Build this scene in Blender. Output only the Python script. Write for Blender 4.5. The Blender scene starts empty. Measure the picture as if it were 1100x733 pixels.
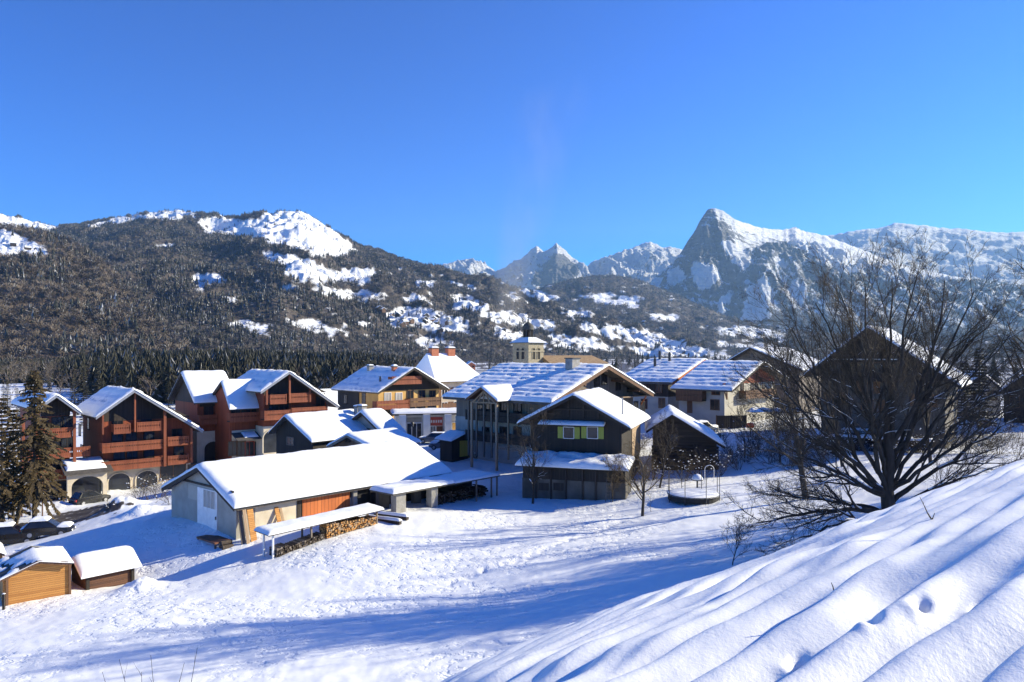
import bpy, math, random
import numpy as np
from mathutils import Vector

random.seed(7)
RNG = np.random.default_rng(7)
SC = bpy.context.scene
COL = SC.collection
F, CX, YH, CAMZ = 800.0, 550.0, 380.0, 14.0      # focal length and horizon in photo pixels, eye height

def at(x, y, Y):
    return Vector(((x - CX) / F * Y, Y, CAMZ - (y - YH) / F * Y))

# ------------------------------------------------------------------ noise
def _h(ix, iy, s):
    n = (ix.astype(np.int64) * 374761393 + iy.astype(np.int64) * 668265263 + s * 1442695041) & 0x7fffffff
    n = ((n ^ (n >> 13)) * 1274126177) & 0x7fffffff
    return ((n ^ (n >> 16)) & 0xffff) / 65535.0 * 2 * math.pi

def noise2(x, y, s=0):
    x = np.asarray(x, float); y = np.asarray(y, float)
    ix = np.floor(x); iy = np.floor(y); fx = x - ix; fy = y - iy
    u = fx * fx * fx * (fx * (fx * 6 - 15) + 10); v = fy * fy * fy * (fy * (fy * 6 - 15) + 10)
    def g(dx, dy):
        a = _h(ix + dx, iy + dy, s)
        return np.cos(a) * (fx - dx) + np.sin(a) * (fy - dy)
    a = g(0, 0); b = g(1, 0); c = g(0, 1); d = g(1, 1)
    return (a + (b - a) * u) * (1 - v) + (c + (d - c) * u) * v

def fbm(x, y, o=4, s=0, g=0.5):
    t = 0; a = 1.0
    for i in range(o):
        t = t + a * noise2(x, y, s + i * 17); x = np.asarray(x) * 2.03 + 3.1; y = np.asarray(y) * 2.03 - 1.7; a *= g
    return t

def ridged(x, y, o=5, s=0, g=0.55):
    t = 0; a = 1.0
    for i in range(o):
        t = t + a * (1 - 2.2 * np.abs(noise2(x, y, s + i * 13))); x = np.asarray(x) * 2.07 + 1.3; y = np.asarray(y) * 2.07 + 5.2; a *= g
    return t

def sstep(a, b, x):
    t = np.clip((np.asarray(x, float) - a) / (b - a), 0, 1)
    return t * t * (3 - 2 * t)

def inpoly(poly, x, y):
    r = np.zeros(x.shape, bool); n = len(poly)
    for i in range(n):
        x0, y0 = poly[i]; x1, y1 = poly[(i + 1) % n]
        if y0 == y1: continue
        c = ((y0 > y) != (y1 > y)) & (x < (x1 - x0) * (y - y0) / (y1 - y0) + x0)
        r ^= c
    return r

# ------------------------------------------------------------------ materials
def mk(name):
    m = bpy.data.materials.new(name); m.use_nodes = True
    nt = m.node_tree; b = nt.nodes['Principled BSDF']
    return m, nt, b

def nd(nt, t, **k):
    n = nt.nodes.new(t)
    for a, v in k.items():
        if a in n.inputs: n.inputs[a].default_value = v
        else: setattr(n, a, v)
    return n

def ramp(nt, fac, stops):
    r = nt.nodes.new('ShaderNodeValToRGB'); e = r.color_ramp.elements
    while len(e) < len(stops): e.new(0.5)
    for i, (p, c) in enumerate(stops):
        e[i].position = p; e[i].color = (*c, 1) if len(c) == 3 else c
    nt.links.new(fac, r.inputs[0]); return r.outputs[0]

def mixc(nt, fac, a, b):
    m = nt.nodes.new('ShaderNodeMix'); m.data_type = 'RGBA'
    for i, v in ((0, fac), (6, a), (7, b)):
        if hasattr(v, 'links') or hasattr(v, 'is_linked'): nt.links.new(v, m.inputs[i])
        elif i == 0: m.inputs[0].default_value = v
        else: m.inputs[i].default_value = (*v, 1)
    return m.outputs[2]

def math_(nt, op, a, b=None, c=None):
    m = nt.nodes.new('ShaderNodeMath'); m.operation = op
    for i, v in enumerate((a, b, c)):
        if v is None: continue
        if hasattr(v, 'is_linked'): nt.links.new(v, m.inputs[i])
        else: m.inputs[i].default_value = v
    return m.outputs[0]

def bump(nt, b, h, dist, strength=1.0):
    n = nd(nt, 'ShaderNodeBump'); n.inputs['Strength'].default_value = strength; n.inputs['Distance'].default_value = dist
    nt.links.new(h, n.inputs['Height']); nt.links.new(n.outputs[0], b.inputs['Normal'])

def noisy(name, c1, c2, scale=2.0, rough=0.8, bd=0.01, bscale=None, detail=5, stretch=(1, 1, 1), metal=0.0, lo=0.3, hi=0.7):
    m, nt, b = mk(name)
    tc = nd(nt, 'ShaderNodeTexCoord'); mp = nd(nt, 'ShaderNodeMapping'); mp.inputs['Scale'].default_value = stretch
    nt.links.new(tc.outputs['Object'], mp.inputs[0])
    n = nd(nt, 'ShaderNodeTexNoise', Scale=scale, Detail=detail); nt.links.new(mp.outputs[0], n.inputs['Vector'])
    nt.links.new(ramp(nt, n.outputs['Fac'], [(lo, c1), (hi, c2)]), b.inputs['Base Color'])
    b.inputs['Roughness'].default_value = rough; b.inputs['Metallic'].default_value = metal
    if bd:
        n2 = nd(nt, 'ShaderNodeTexNoise', Scale=bscale or scale * 4, Detail=4); nt.links.new(mp.outputs[0], n2.inputs['Vector'])
        bump(nt, b, n2.outputs['Fac'], bd)
    return m

def planks(name, c1, c2, width=0.16, horizontal=False, rough=0.75):
    """Boards: each board its own tone, dark joints, grain along the board."""
    m, nt, b = mk(name)
    tc = nd(nt, 'ShaderNodeTexCoord'); sp = nd(nt, 'ShaderNodeSeparateXYZ'); nt.links.new(tc.outputs['Object'], sp.inputs[0])
    if horizontal: s = sp.outputs[2]
    else: s = math_(nt, 'ADD', sp.outputs[0], sp.outputs[1])
    q = math_(nt, 'DIVIDE', s, width); fl = math_(nt, 'FLOOR', q); fr = math_(nt, 'FRACT', q)
    wn = nd(nt, 'ShaderNodeTexWhiteNoise', noise_dimensions='1D'); nt.links.new(fl, wn.inputs['W'])
    mp = nd(nt, 'ShaderNodeMapping'); mp.inputs['Scale'].default_value = (1.2, 1.2, 14) if horizontal else (14, 14, 1.2)
    nt.links.new(tc.outputs['Object'], mp.inputs[0])
    n = nd(nt, 'ShaderNodeTexNoise', Scale=1.3, Detail=5); nt.links.new(mp.outputs[0], n.inputs['Vector'])
    n3 = nd(nt, 'ShaderNodeTexNoise', Scale=.35, Detail=3); nt.links.new(tc.outputs['Object'], n3.inputs['Vector'])
    f = math_(nt, 'ADD', math_(nt, 'MULTIPLY', wn.outputs[0], .45), math_(nt, 'MULTIPLY', n.outputs['Fac'], .45))
    f = math_(nt, 'ADD', f, math_(nt, 'MULTIPLY_ADD', n3.outputs['Fac'], .8, -.36))
    col = ramp(nt, f, [(0.15, c1), (0.85, c2)])
    gap = math_(nt, 'GREATER_THAN', math_(nt, 'ABSOLUTE', math_(nt, 'SUBTRACT', fr, .5)), .455)
    nt.links.new(mixc(nt, gap, col, tuple(v * .3 for v in c1)), b.inputs['Base Color'])
    b.inputs['Roughness'].default_value = rough
    h = math_(nt, 'SUBTRACT', math_(nt, 'MULTIPLY', n.outputs['Fac'], .3), gap); bump(nt, b, h, .012)
    return m

def make_snow(name, fine=60.0, lump=3.0, bd=0.02):
    m, nt, b = mk(name)
    tc = nd(nt, 'ShaderNodeTexCoord')
    n = nd(nt, 'ShaderNodeTexNoise', Scale=lump, Detail=6, Roughness=.62); nt.links.new(tc.outputs['Object'], n.inputs['Vector'])
    n2 = nd(nt, 'ShaderNodeTexNoise', Scale=fine, Detail=3); nt.links.new(tc.outputs['Object'], n2.inputs['Vector'])
    nt.links.new(ramp(nt, n.outputs['Fac'], [(.3, (.80, .82, .85)), (.7, (.87, .88, .89))]), b.inputs['Base Color'])
    b.inputs['Roughness'].default_value = .55
    b.inputs['Specular IOR Level'].default_value = .25
    h = math_(nt, 'MULTIPLY_ADD', n2.outputs['Fac'], .3, n.outputs['Fac']); bump(nt, b, h, bd)
    return m

M = {}
M['snow'] = make_snow('snow')
M['wood_dark'] = planks('wood_dark', (.018, .012, .009), (.05, .034, .024))
M['wood_black'] = planks('wood_black', (.012, .009, .007), (.035, .025, .018))
M['wood_logs'] = planks('wood_logs', (.022, .016, .012), (.06, .042, .028), .28, True)
M['wood_red'] = planks('wood_red', (.19, .040, .015), (.33, .074, .025))
M['wood_redrail'] = planks('wood_redrail', (.19, .048, .02), (.31, .088, .036), .2)
M['wood_orange'] = planks('wood_orange', (.40, .10, .022), (.58, .17, .04), .35)
M['wood_hut'] = planks('wood_hut', (.40, .17, .04), (.60, .29, .075), .13, True)
M['wood_hutdark'] = planks('wood_hutdark', (.07, .03, .016), (.14, .06, .03), .13, True)
M['wood_pale'] = planks('wood_pale', (.30, .20, .12), (.46, .33, .21), .22)
M['wood_grey'] = planks('wood_grey', (.13, .105, .085), (.24, .195, .155), .25)
M['wood_brown'] = planks('wood_brown', (.11, .055, .028), (.2, .10, .05), .2)
M['plaster'] = noisy('plaster', (.52, .44, .32), (.64, .56, .43), 1.2)
M['plaster_white'] = noisy('plaster_white', (.62, .60, .55), (.76, .74, .70), 1.0)
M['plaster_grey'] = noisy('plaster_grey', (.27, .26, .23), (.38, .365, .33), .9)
M['plaster_pale'] = noisy('plaster_pale', (.36, .34, .29), (.47, .44, .38), .9)
M['plaster_yellow'] = noisy('plaster_yellow', (.58, .33, .09), (.68, .42, .14), 1.0)
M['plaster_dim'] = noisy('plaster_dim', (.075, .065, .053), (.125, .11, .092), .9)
M['stone'] = noisy('stone', (.24, .20, .13), (.38, .32, .21), 2.5, bd=.03)
M['concrete'] = noisy('concrete', (.20, .19, .17), (.33, .315, .29), 1.4, bd=.02)
M['concrete_dirty'] = noisy('concrete_dirty', (.04, .036, .03), (.135, .123, .103), .8, bd=.02, stretch=(1, 1, .5))
M['brick'] = noisy('brick', (.38, .11, .05), (.50, .17, .08), 5)
M['tile'] = noisy('tile', (.05, .045, .042), (.10, .09, .082), 3)
M['roof_brown'] = noisy('roof_brown', (.24, .15, .075), (.36, .24, .125), 2)
M['slate'] = noisy('slate', (.035, .034, .03), (.08, .078, .068), 3)
M['metal_dark'] = noisy('metal_dark', (.02, .02, .022), (.045, .045, .05), 6, rough=.45, bd=0)
M['metal_grey'] = noisy('metal_grey', (.28, .28, .29), (.4, .4, .42), 6, rough=.4, bd=0, metal=.4)
M['glass'] = noisy('glass', (.012, .014, .018), (.035, .04, .05), .8, rough=.08, bd=0)
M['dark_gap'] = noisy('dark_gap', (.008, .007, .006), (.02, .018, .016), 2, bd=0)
M['white_paint'] = noisy('white_paint', (.66, .66, .66), (.8, .8, .79), 2, rough=.5, bd=.002)
M['curtain'] = noisy('curtain', (.30, .27, .24), (.5, .46, .42), 3, bd=.004, stretch=(6, 6, .5))
M['shutter_green'] = planks('shutter_green', (.30, .34, .05), (.40, .43, .09), .12)
M['shutter_brown'] = planks('shutter_brown', (.16, .075, .03), (.25, .12, .05), .12)
M['red_sign'] = noisy('red_sign', (.42, .06, .04), (.52, .09, .06), 3, rough=.5, bd=0)
M['yellow_door'] = planks('yellow_door', (.55, .36, .05), (.66, .45, .08), .2)
M['bark'] = noisy('bark', (.022, .018, .014), (.06, .05, .04), 4, rough=.9, bd=.02, stretch=(1, 1, .3))
M['twig'] = noisy('twig', (.03, .022, .015), (.075, .056, .038), 3, rough=.9, bd=0)
M['twig_ochre'] = noisy('twig_ochre', (.06, .042, .02), (.14, .095, .045), 3, rough=.9, bd=0)
M['asphalt'] = noisy('asphalt', (.035, .033, .031), (.06, .057, .054), 2, rough=.7)
M['rust'] = noisy('rust', (.12, .05, .03), (.22, .09, .05), 4)
M['rubber'] = noisy('rubber', (.012, .012, .012), (.025, .025, .025), 6, bd=0)
M['orange'] = noisy('orange', (.65, .10, .02), (.8, .16, .03), 3, rough=.5, bd=0)
def logends():
    m, nt, b = mk('log_ends')
    tc = nd(nt, 'ShaderNodeTexCoord'); v = nd(nt, 'ShaderNodeTexVoronoi', Scale=6.2); nt.links.new(tc.outputs['Object'], v.inputs['Vector'])
    sp = nd(nt, 'ShaderNodeSeparateColor'); nt.links.new(v.outputs['Color'], sp.inputs[0])
    c = ramp(nt, sp.outputs[0], [(0, (.30, .15, .055)), (.5, (.52, .29, .11)), (1, (.66, .41, .18))])
    g = ramp(nt, v.outputs['Distance'], [(.42, (0, 0, 0)), (.62, (1, 1, 1))])
    nt.links.new(mixc(nt, g, c, (.05, .028, .014)), b.inputs['Base Color']); b.inputs['Roughness'].default_value = .9
    return m
M['log_ends'] = logends()
M['log_dark'] = noisy('log_dark', (.03, .022, .016), (.11, .08, .055), 9, bd=.03)
def simple(name, c1, c2, rough=.35):
    return noisy(name, c1, c2, 3, rough=rough, bd=0)
M['car_black'] = simple('car_black', (.012, .012, .013), (.02, .02, .022), .2)
M['car_grey'] = simple('car_grey', (.10, .11, .13), (.14, .15, .17), .25)
M['lamp_red'] = simple('lamp_red', (.4, .02, .015), (.5, .03, .02), .2)
# needles
M['needle'] = noisy('needle', (.016, .018, .010), (.045, .042, .024), .6, rough=.8, bd=0)
M['needle_warm'] = noisy('needle_warm', (.042, .031, .012), (.125, .082, .03), .5, rough=.8, bd=0)
M['snow_dust'] = noisy('snow_dust', (.17, .17, .175), (.32, .32, .33), .05, bd=0)
M['far_conifer'] = noisy('far_conifer', (.018, .020, .016), (.045, .044, .034), .02, rough=.9, bd=0)
M['far_bare'] = noisy('far_bare', (.085, .066, .05), (.16, .125, .095), .015, rough=.9, bd=0)
M['far_bare_grey'] = noisy('far_bare_grey', (.09, .08, .07), (.15, .135, .12), .015, rough=.9, bd=0)

# ------------------------------------------------------------------ object helpers
def tag(o, label=None, cat=None, group=None, kind=None):
    if label: o['label'] = label
    if cat: o['category'] = cat
    if group: o['group'] = group
    if kind: o['kind'] = kind
    return o

def thing(name, label, cat, loc=(0, 0, 0), rz=0.0, group=None):
    o = bpy.data.objects.new(name, None); COL.objects.link(o)
    o.location = loc; o.rotation_euler = (0, 0, rz); o.empty_display_size = .5
    return tag(o, label, cat, group)

def copy_tree(o, parent=None):
    c = o.copy(); COL.objects.link(c)
    if parent: c.parent = parent
    for ch in list(o.children): copy_tree(ch, c)
    return c

def np_mesh(name, v, f, mats, mi=None, smooth=False, parent=None, attrs=None):
    """v (n,3) array, f (m,k) array of one polygon size."""
    v = np.asarray(v, np.float32); f = np.asarray(f, np.int32); k = f.shape[1]
    me = bpy.data.meshes.new(name)
    me.vertices.add(len(v)); me.vertices.foreach_set('co', v.ravel())
    me.loops.add(f.size); me.loops.foreach_set('vertex_index', f.ravel())
    me.polygons.add(len(f)); me.polygons.foreach_set('loop_start', np.arange(0, f.size, k, dtype=np.int32))
    if mi is not None: me.polygons.foreach_set('material_index', np.asarray(mi, np.int32))
    me.polygons.foreach_set('use_smooth', np.full(len(f), smooth, dtype=bool))
    for m in mats: me.materials.append(m)
    me.update(calc_edges=True)
    for an, av in (attrs or {}).items():
        a = me.attributes.new(an, 'FLOAT', 'POINT'); a.data.foreach_set('value', np.asarray(av, np.float32))
    o = bpy.data.objects.new(name, me); COL.objects.link(o)
    if parent: o.parent = parent
    return o

class MB:
    def __init__(s): s.v = []; s.f = []; s.m = []
    def add(s, vs, fs, mi=0):
        n = len(s.v); s.v += [tuple(p) for p in vs]; s.f += [tuple(i + n for i in q) for q in fs]; s.m += [mi] * len(fs); return s
    def hexa(s, p, mi=0):
        return s.add(p, [(0, 3, 2, 1), (4, 5, 6, 7), (0, 1, 5, 4), (1, 2, 6, 5), (2, 3, 7, 6), (3, 0, 4, 7)], mi)
    def box(s, x0, x1, y0, y1, z0, z1, mi=0, T=None):
        p = [(x0, y0, z0), (x1, y0, z0), (x1, y1, z0), (x0, y1, z0), (x0, y0, z1), (x1, y0, z1), (x1, y1, z1), (x0, y1, z1)]
        if T: p = [T(*q) for q in p]
        return s.hexa(p, mi)
    def tube(s, a, b, r0, r1=None, n=6, mi=0, caps=True):
        a = Vector(a); b = Vector(b); r1 = r0 if r1 is None else r1
        d = (b - a).normalized(); x = d.orthogonal().normalized(); y = d.cross(x)
        vs = []
        for p, r in ((a, r0), (b, r1)):
            for i in range(n):
                t = 2 * math.pi * i / n; vs.append(p + (x * math.cos(t) + y * math.sin(t)) * r)
        fs = [(i, (i + 1) % n, n + (i + 1) % n, n + i) for i in range(n)]
        if caps: fs += [tuple(range(n - 1, -1, -1)), tuple(range(n, 2 * n))]
        return s.add(vs, fs, mi)
    def lathe(s, c, prof, n=12, mi=0):
        """prof: list of (radius, z)."""
        vs = []; fs = []
        for r, z in prof:
            for i in range(n):
                t = 2 * math.pi * i / n; vs.append((c[0] + r * math.cos(t), c[1] + r * math.sin(t), c[2] + z))
        for k in range(len(prof) - 1):
            for i in range(n):
                fs.append((k * n + i, k * n + (i + 1) % n, (k + 1) * n + (i + 1) % n, (k + 1) * n + i))
        fs.append(tuple(range(n - 1, -1, -1))); fs.append(tuple((len(prof) - 1) * n + i for i in range(n)))
        return s.add(vs, fs, mi)
    def prism(s, pts, T, d0, d1, mi=0):
        """polygon pts (a,b) extruded from d0 to d1; T(a,b,d)->point"""
        n = len(pts); vs = [T(a, b, d0) for a, b in pts] + [T(a, b, d1) for a, b in pts]
        fs = [tuple(range(n)), tuple(range(2 * n - 1, n - 1, -1))] + [(i, n + i, n + (i + 1) % n, (i + 1) % n) for i in range(n)]
        return s.add(vs, fs, mi)
    def build(s, name, mat, parent=None, smooth=False, bevel=0):
        me = bpy.data.meshes.new(name); me.from_pydata(s.v, [], s.f)
        for m in (mat if isinstance(mat, (list, tuple)) else [mat]): me.materials.append(m)
        me.polygons.foreach_set('material_index', s.m)
        import bmesh
        bm = bmesh.new(); bm.from_mesh(me); bmesh.ops.recalc_face_normals(bm, faces=bm.faces); bm.to_mesh(me); bm.free()
        if smooth: me.polygons.foreach_set('use_smooth', [True] * len(me.polygons))
        me.update()
        o = bpy.data.objects.new(name, me); COL.objects.link(o)
        if parent: o.parent = parent
        if bevel:
            b = o.modifiers.new('bevel', 'BEVEL'); b.width = bevel; b.segments = 2; b.limit_method = 'ANGLE'
        return o

# ------------------------------------------------------------------ branching plants
def tubes_np(name, segs, mat, parent=None, n=3, mi=None):
    """segs: array of (x0,y0,z0,x1,y1,z1,r0,r1) as open tubes in one mesh"""
    s = np.asarray(segs, float); a = s[:, :3]; b = s[:, 3:6]; d = b - a; d /= np.maximum(np.linalg.norm(d, axis=1, keepdims=True), 1e-9)
    ref = np.where(np.abs(d[:, 2:3]) > .8, np.array([[1., 0, 0]]), np.array([[0, 0, 1.]]))
    x = np.cross(d, ref); x /= np.linalg.norm(x, axis=1, keepdims=True); y = np.cross(d, x)
    t = np.arange(n) * 2 * math.pi / n
    ring = x[:, None, :] * np.cos(t)[None, :, None] + y[:, None, :] * np.sin(t)[None, :, None]
    v = np.concatenate([a[:, None] + ring * s[:, 6][:, None, None], b[:, None] + ring * s[:, 7][:, None, None]], 1).reshape(-1, 3)
    i = np.arange(n); j = (i + 1) % n; q = np.stack([i, j, n + j, n + i], -1)
    f = (q[None] + (np.arange(len(s)) * 2 * n)[:, None, None]).reshape(-1, 4)
    return np_mesh(name, v, f, mat if isinstance(mat, list) else [mat], smooth=True, parent=parent)

class Tree:
    def __init__(s, seed): s.r = random.Random(seed); s.seg = {}; s.tips = []
    def put(s, lvl, p, q, r0, r1): s.seg.setdefault(lvl, []).append((*p, *q, r0, r1))
    def grow(s, p, d, L, r, lvl, cfg):
        c = cfg[lvl]; R = s.r; n = c['n']; p = Vector(p); d = Vector(d).normalized(); st = L / n
        pts = [(p.copy(), d.copy(), r)]
        for i in range(n):
            t = (i + 1) / n; r1 = r * (1 - t * c.get('taper', .75))
            d = (d + Vector((R.gauss(0, 1), R.gauss(0, 1), R.gauss(0, 1))) * c['wob'] + Vector((0, 0, c['up']))).normalized()
            q = p + d * st; s.put(lvl, p, q, pts[-1][2], r1); p = q; pts.append((p.copy(), d.copy(), r1))
        s.tips.append(p.copy())
        s.kids(pts, L, lvl, cfg)
    def kids(s, pts, L, lvl, cfg):
        if lvl + 1 >= len(cfg): return
        R = s.r; c = cfg[lvl + 1]; k = max(1, round(cfg[lvl]['kids'] * R.uniform(.75, 1.25))); n = len(pts) - 1
        for j in range(k):
            t = cfg[lvl].get('from', .2) + (1 - cfg[lvl].get('from', .2)) * (j + R.random()) / k; x = t * n; i = min(n - 1, int(x)); fr = x - i
            P = pts[i][0].lerp(pts[i + 1][0], fr); D = pts[i + 1][1]; rr = pts[i][2] * (1 - fr) + pts[i + 1][2] * fr
            a = R.uniform(*c['ang']); ax = D.orthogonal().normalized(); az = R.random() * 6.283
            side = (ax * math.cos(az) + D.cross(ax) * math.sin(az))
            s.grow(P, D * math.cos(a) + side * math.sin(a), L * R.uniform(*c['len']) * (1.05 - .5 * t), max(c['rmin'], rr * R.uniform(.45, .65)), lvl + 1, cfg)
    def limb(s, p, target, r, lvl, cfg, bow=0.15, n=9):
        """a main limb that bows from p to target"""
        p = Vector(p); e = Vector(target); R = s.r; L = (e - p).length
        c1 = p.lerp(e, .4) + Vector((R.gauss(0, 1) * .05 * L, R.gauss(0, 1) * .05 * L, bow * L))
        pts = []; prev = None; r1 = r
        for i in range(n + 1):
            t = i / n; q = p * (1 - t) ** 2 + c1 * 2 * t * (1 - t) + e * t * t
            if 0 < i < n: q += Vector((R.gauss(0, .008), R.gauss(0, .008), R.gauss(0, .008))) * L
            rr = r * (1 - .88 * t) + min(.01, r * .25)
            if prev is not None: s.put(lvl, prev, q, r1, rr)
            dd = (q - prev).normalized() if prev is not None else (c1 - p).normalized()
            pts.append((q, dd, rr)); prev = q; r1 = rr
        s.tips.append(prev); s.kids(pts, L, lvl, cfg)
    def build(s, e, bark, twig, split=2, names=('trunk', 'crown'), snow=0):
        lo = [x for k in s.seg if k < split for x in s.seg[k]]; hi = [x for k in s.seg if k >= split for x in s.seg[k]]
        if lo: tubes_np(names[0], lo, bark, e, 7)
        if hi: tubes_np(names[1], hi, twig, e, 3)
        if snow:
            sn = []
            for x in lo + hi:
                dx, dy, dz = x[3] - x[0], x[4] - x[1], x[5] - x[2]
                if abs(dz) < .75 * math.hypot(dx, dy) and s.r.random() < snow and x[6] > .012:
                    u = x[6] * .55; sn.append((x[0], x[1], x[2] + u, x[3], x[4], x[5] + u, x[6] * .8, x[7] * .8))
            if sn: tag(tubes_np('branch_snow', sn, M['snow'], e, 5), kind='stuff')
        return e

# ------------------------------------------------------------------ terrain
CTRL = [  # photo x, y, distance of points where the snow field meets something
 (222,573,58),(258,586,56),(291,605,52),(403,566,58.8),(430,553,63),(520,538,71),(562,534,72),(690,530,70),(700,503,82),(775,505,80),
 (745,531,68),(787,610,42),(860,540,61),(880,480,85),(1030,480,85),(512,490,95),(465,475,108),(440,466,118),(690,455,115),(740,452,108),
 (130,533,95),(30,545,88),(97,541,88),(280,492,108),(60,565,75),(20,580,68),(5,655,46),(78,628,49.7),(90,635,49.7),(140,622,53),(97,634,50),(128,629,52),(0,733,31),
 (150,733,30),(300,733,29),(400,680,36),(560,640,42),(650,600,47),(300,640,44),(150,650,43.5),(200,562,61),(130,572,61),(150,542,76),(640,560,62),
 (480,580,56),(350,600,51)]
_cp = np.array([tuple(at(*c)) for c in CTRL] + [(22.8, 45, 3.6), (40, 48, 6.5), (60, 30, 9), (90, 60, 7.5), (60, 95, 4.5), (120, 120, 6), (-70, 25, -1), (-70, 60, -5),
    (-120, 100, -6), (0, 135, 2), (60, 150, 3.5), (-60, 150, -3), (150, 220, 3), (-150, 220, -3), (0, 220, 1), (300, 350, 2), (-300, 350, -2), (0, 350, 0), (0, 10, 3), (-20, 12, 1), (0, -30, 6), (60, -20, 12), (-60, -20, -1)])
def _phi(r): return np.sqrt(r * r + 16.0)
_n = len(_cp); _A = np.zeros((_n + 3, _n + 3))
_A[:_n, :_n] = _phi(np.hypot(_cp[:, None, 0] - _cp[None, :, 0], _cp[:, None, 1] - _cp[None, :, 1])) - np.eye(_n) * .4
_A[:_n, _n] = 1; _A[:_n, _n + 1:] = _cp[:, :2]; _A[_n:, :_n] = _A[:_n, _n:].T
_wt = np.linalg.solve(_A, np.r_[_cp[:, 2], 0, 0, 0])
CREST = [(-800, 1150), (-200, 1020), (0, 960), (200, 872), (400, 780), (500, 724), (600, 681), (700, 644), (747, 628), (800, 610), (850, 589), (900, 569), (1000, 533), (1100, 499), (1200, 470), (1400, 430)]
_cphi = np.array([-180, -130, -80] + [math.degrees(math.atan((x - CX) / F)) for x, y in CREST] + [65, 90, 130, 180.])
_cs = np.array([0, -.12, -.5] + [-(y - YH) / F * math.cos(math.atan((x - CX) / F)) for x, y in CREST] + [.01, .03, .03, 0])
_crx0 = np.array([-180, -60, -35, -5, 10, 25, 34.5, 50, 90, 180.]); _cr0 = np.array([13, 9, 9, 9, 9.8, 11.5, 13, 14, 15, 13.])
def _smooth(xp, fp, w):
    x = np.arange(-180, 180.01, .25); k = np.exp(-.5 * (np.arange(-80, 81) * .25 / w) ** 2); y = np.interp(x, xp, fp)
    return x, np.convolve(np.pad(y, 80, mode='edge'), k / k.sum(), 'valid')
_crx, _cr = _smooth(_crx0, _cr0, 5.0)
_cphi, _cs = _smooth(_cphi, _cs, .9)

def field_z(X, Y):
    X = np.asarray(X, float); Y = np.asarray(Y, float); sh = X.shape; x = X.ravel(); y = Y.ravel(); z = np.empty(x.shape)
    for i in range(0, len(x), 40000):
        xx = x[i:i + 40000]; yy = y[i:i + 40000]
        z[i:i + 40000] = _phi(np.hypot(xx[:, None] - _cp[None, :, 0], yy[:, None] - _cp[None, :, 1])) @ _wt[:_n] + _wt[_n] + _wt[_n + 1] * xx + _wt[_n + 2] * yy
    z = z.reshape(sh); R = np.hypot(X, Y)
    t = sstep(200, 420, R)
    return z * (1 - t) + t * (0 + 4 * fbm(X / 300, Y / 300, 3, 5))

PRINTS = [(1054, 632), (989, 653), (936, 678), (857, 700), (1110, 612)]
def ground_z(X, Y, detail=True):
    X = np.asarray(X, float); Y = np.asarray(Y, float)
    zf = field_z(X, Y)
    ph = np.degrees(np.arctan2(X, Y)); R = np.hypot(X, Y)
    s = np.interp(ph, _cphi, _cs); rc = np.interp(ph, _crx, _cr)
    zh = CAMZ + s * R - 1.65 * ((R - rc) / rc) ** 2
    zh = np.where(R > 70, -60, zh)
    if detail:
        near = sstep(42, 18, R)
        wob = fbm(X / 3.5, Y / 3.5, 3, 3) * .24 + fbm(X / 11, Y / 11, 2, 9) * .35
        wob = wob + fbm(X / 7 + 5, Y / 7, 2, 19) * .3
        lvl = (-X * .485 + Y * .875) / .55 + wob * 3.0
        fr = lvl - np.floor(lvl)
        ter = np.where(fr < .6, fr / .6, (1 - fr) / .4); ter = ter * ter * (3 - 2 * ter)
        amp = .075 + .05 * noise2(X / 2.3, Y / 2.3, 21)
        lv2 = (-X * .62 + Y * .785) / .33 + wob * 2.2 + 1.0 * noise2(X / 2.1, Y / 2.1, 35); f2 = lv2 - np.floor(lv2); t2 = np.where(f2 < .6, f2 / .6, (1 - f2) / .4); t2 = t2 * t2 * (3 - 2 * t2)
        pat = sstep(-.15, .3, noise2(X / 3.2 + 9, Y / 3.2, 33))
        zh = zh + near * sstep(1.5, 4, R) * ((ter - .5) * amp * 1.9 * (.12 + 1.0 * pat) + (t2 - .5) * .05 * (1.15 - pat)) + near * sstep(2, 4, R) * (fbm(X / .5, Y / .5, 4, 41) * .010 + fbm(X / 2.6 + Y / 4, Y / 1.7, 2, 44) * .10)
    k = .8
    h = np.clip(.5 + .5 * (zh - zf) / k, 0, 1)
    z = zf * (1 - h) + zh * h + k * h * (1 - h)
    if detail:
        fld = (1 - h) * sstep(220, 120, R)
        z = z + fld * (fbm(X / 1.1, Y / 1.1, 3, 51) * .05 + fbm(X / 5, Y / 5, 3, 61) * .10)
        # trodden track across the field and the snow heaps beside the road
        for (p, q, wd, dp) in TRACKS:
            d = q - p; L = np.hypot(*d); t = np.clip(((X - p[0]) * d[0] + (Y - p[1]) * d[1]) / L ** 2, 0, 1)
            dist = np.hypot(X - p[0] - t * d[0], Y - p[1] - t * d[1])
            z = z - dp * np.exp(-(dist / wd) ** 2) * (.55 + .9 * noise2(X / .5, Y / .5, 71))
        for (hx, hy, hr, hh) in HEAPS:
            d = np.hypot(X - hx, Y - hy) / hr
            z = z + hh * np.exp(-d * d * 1.6) * (1 + .5 * fbm(X / 1.2, Y / 1.2, 3, 81))
        for (fx, fy, fz) in _prints:
            dx = X - fx; dy = Y - fy; sc = max(.5, fy / 9.0)
            a = dx * .75 + dy * .66; b2 = -dx * .66 + dy * .75
            z = z - .075 * np.exp(-((a / (.13 * sc)) ** 2 + (b2 / (.075 * sc)) ** 2)) + .025 * np.exp(-(((a + .2 * sc) / (.1 * sc)) ** 2 + (b2 / (.1 * sc)) ** 2))
    return z

def gz(X, Y): return float(ground_z(np.array([X]), np.array([Y]), False)[0])

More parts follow.
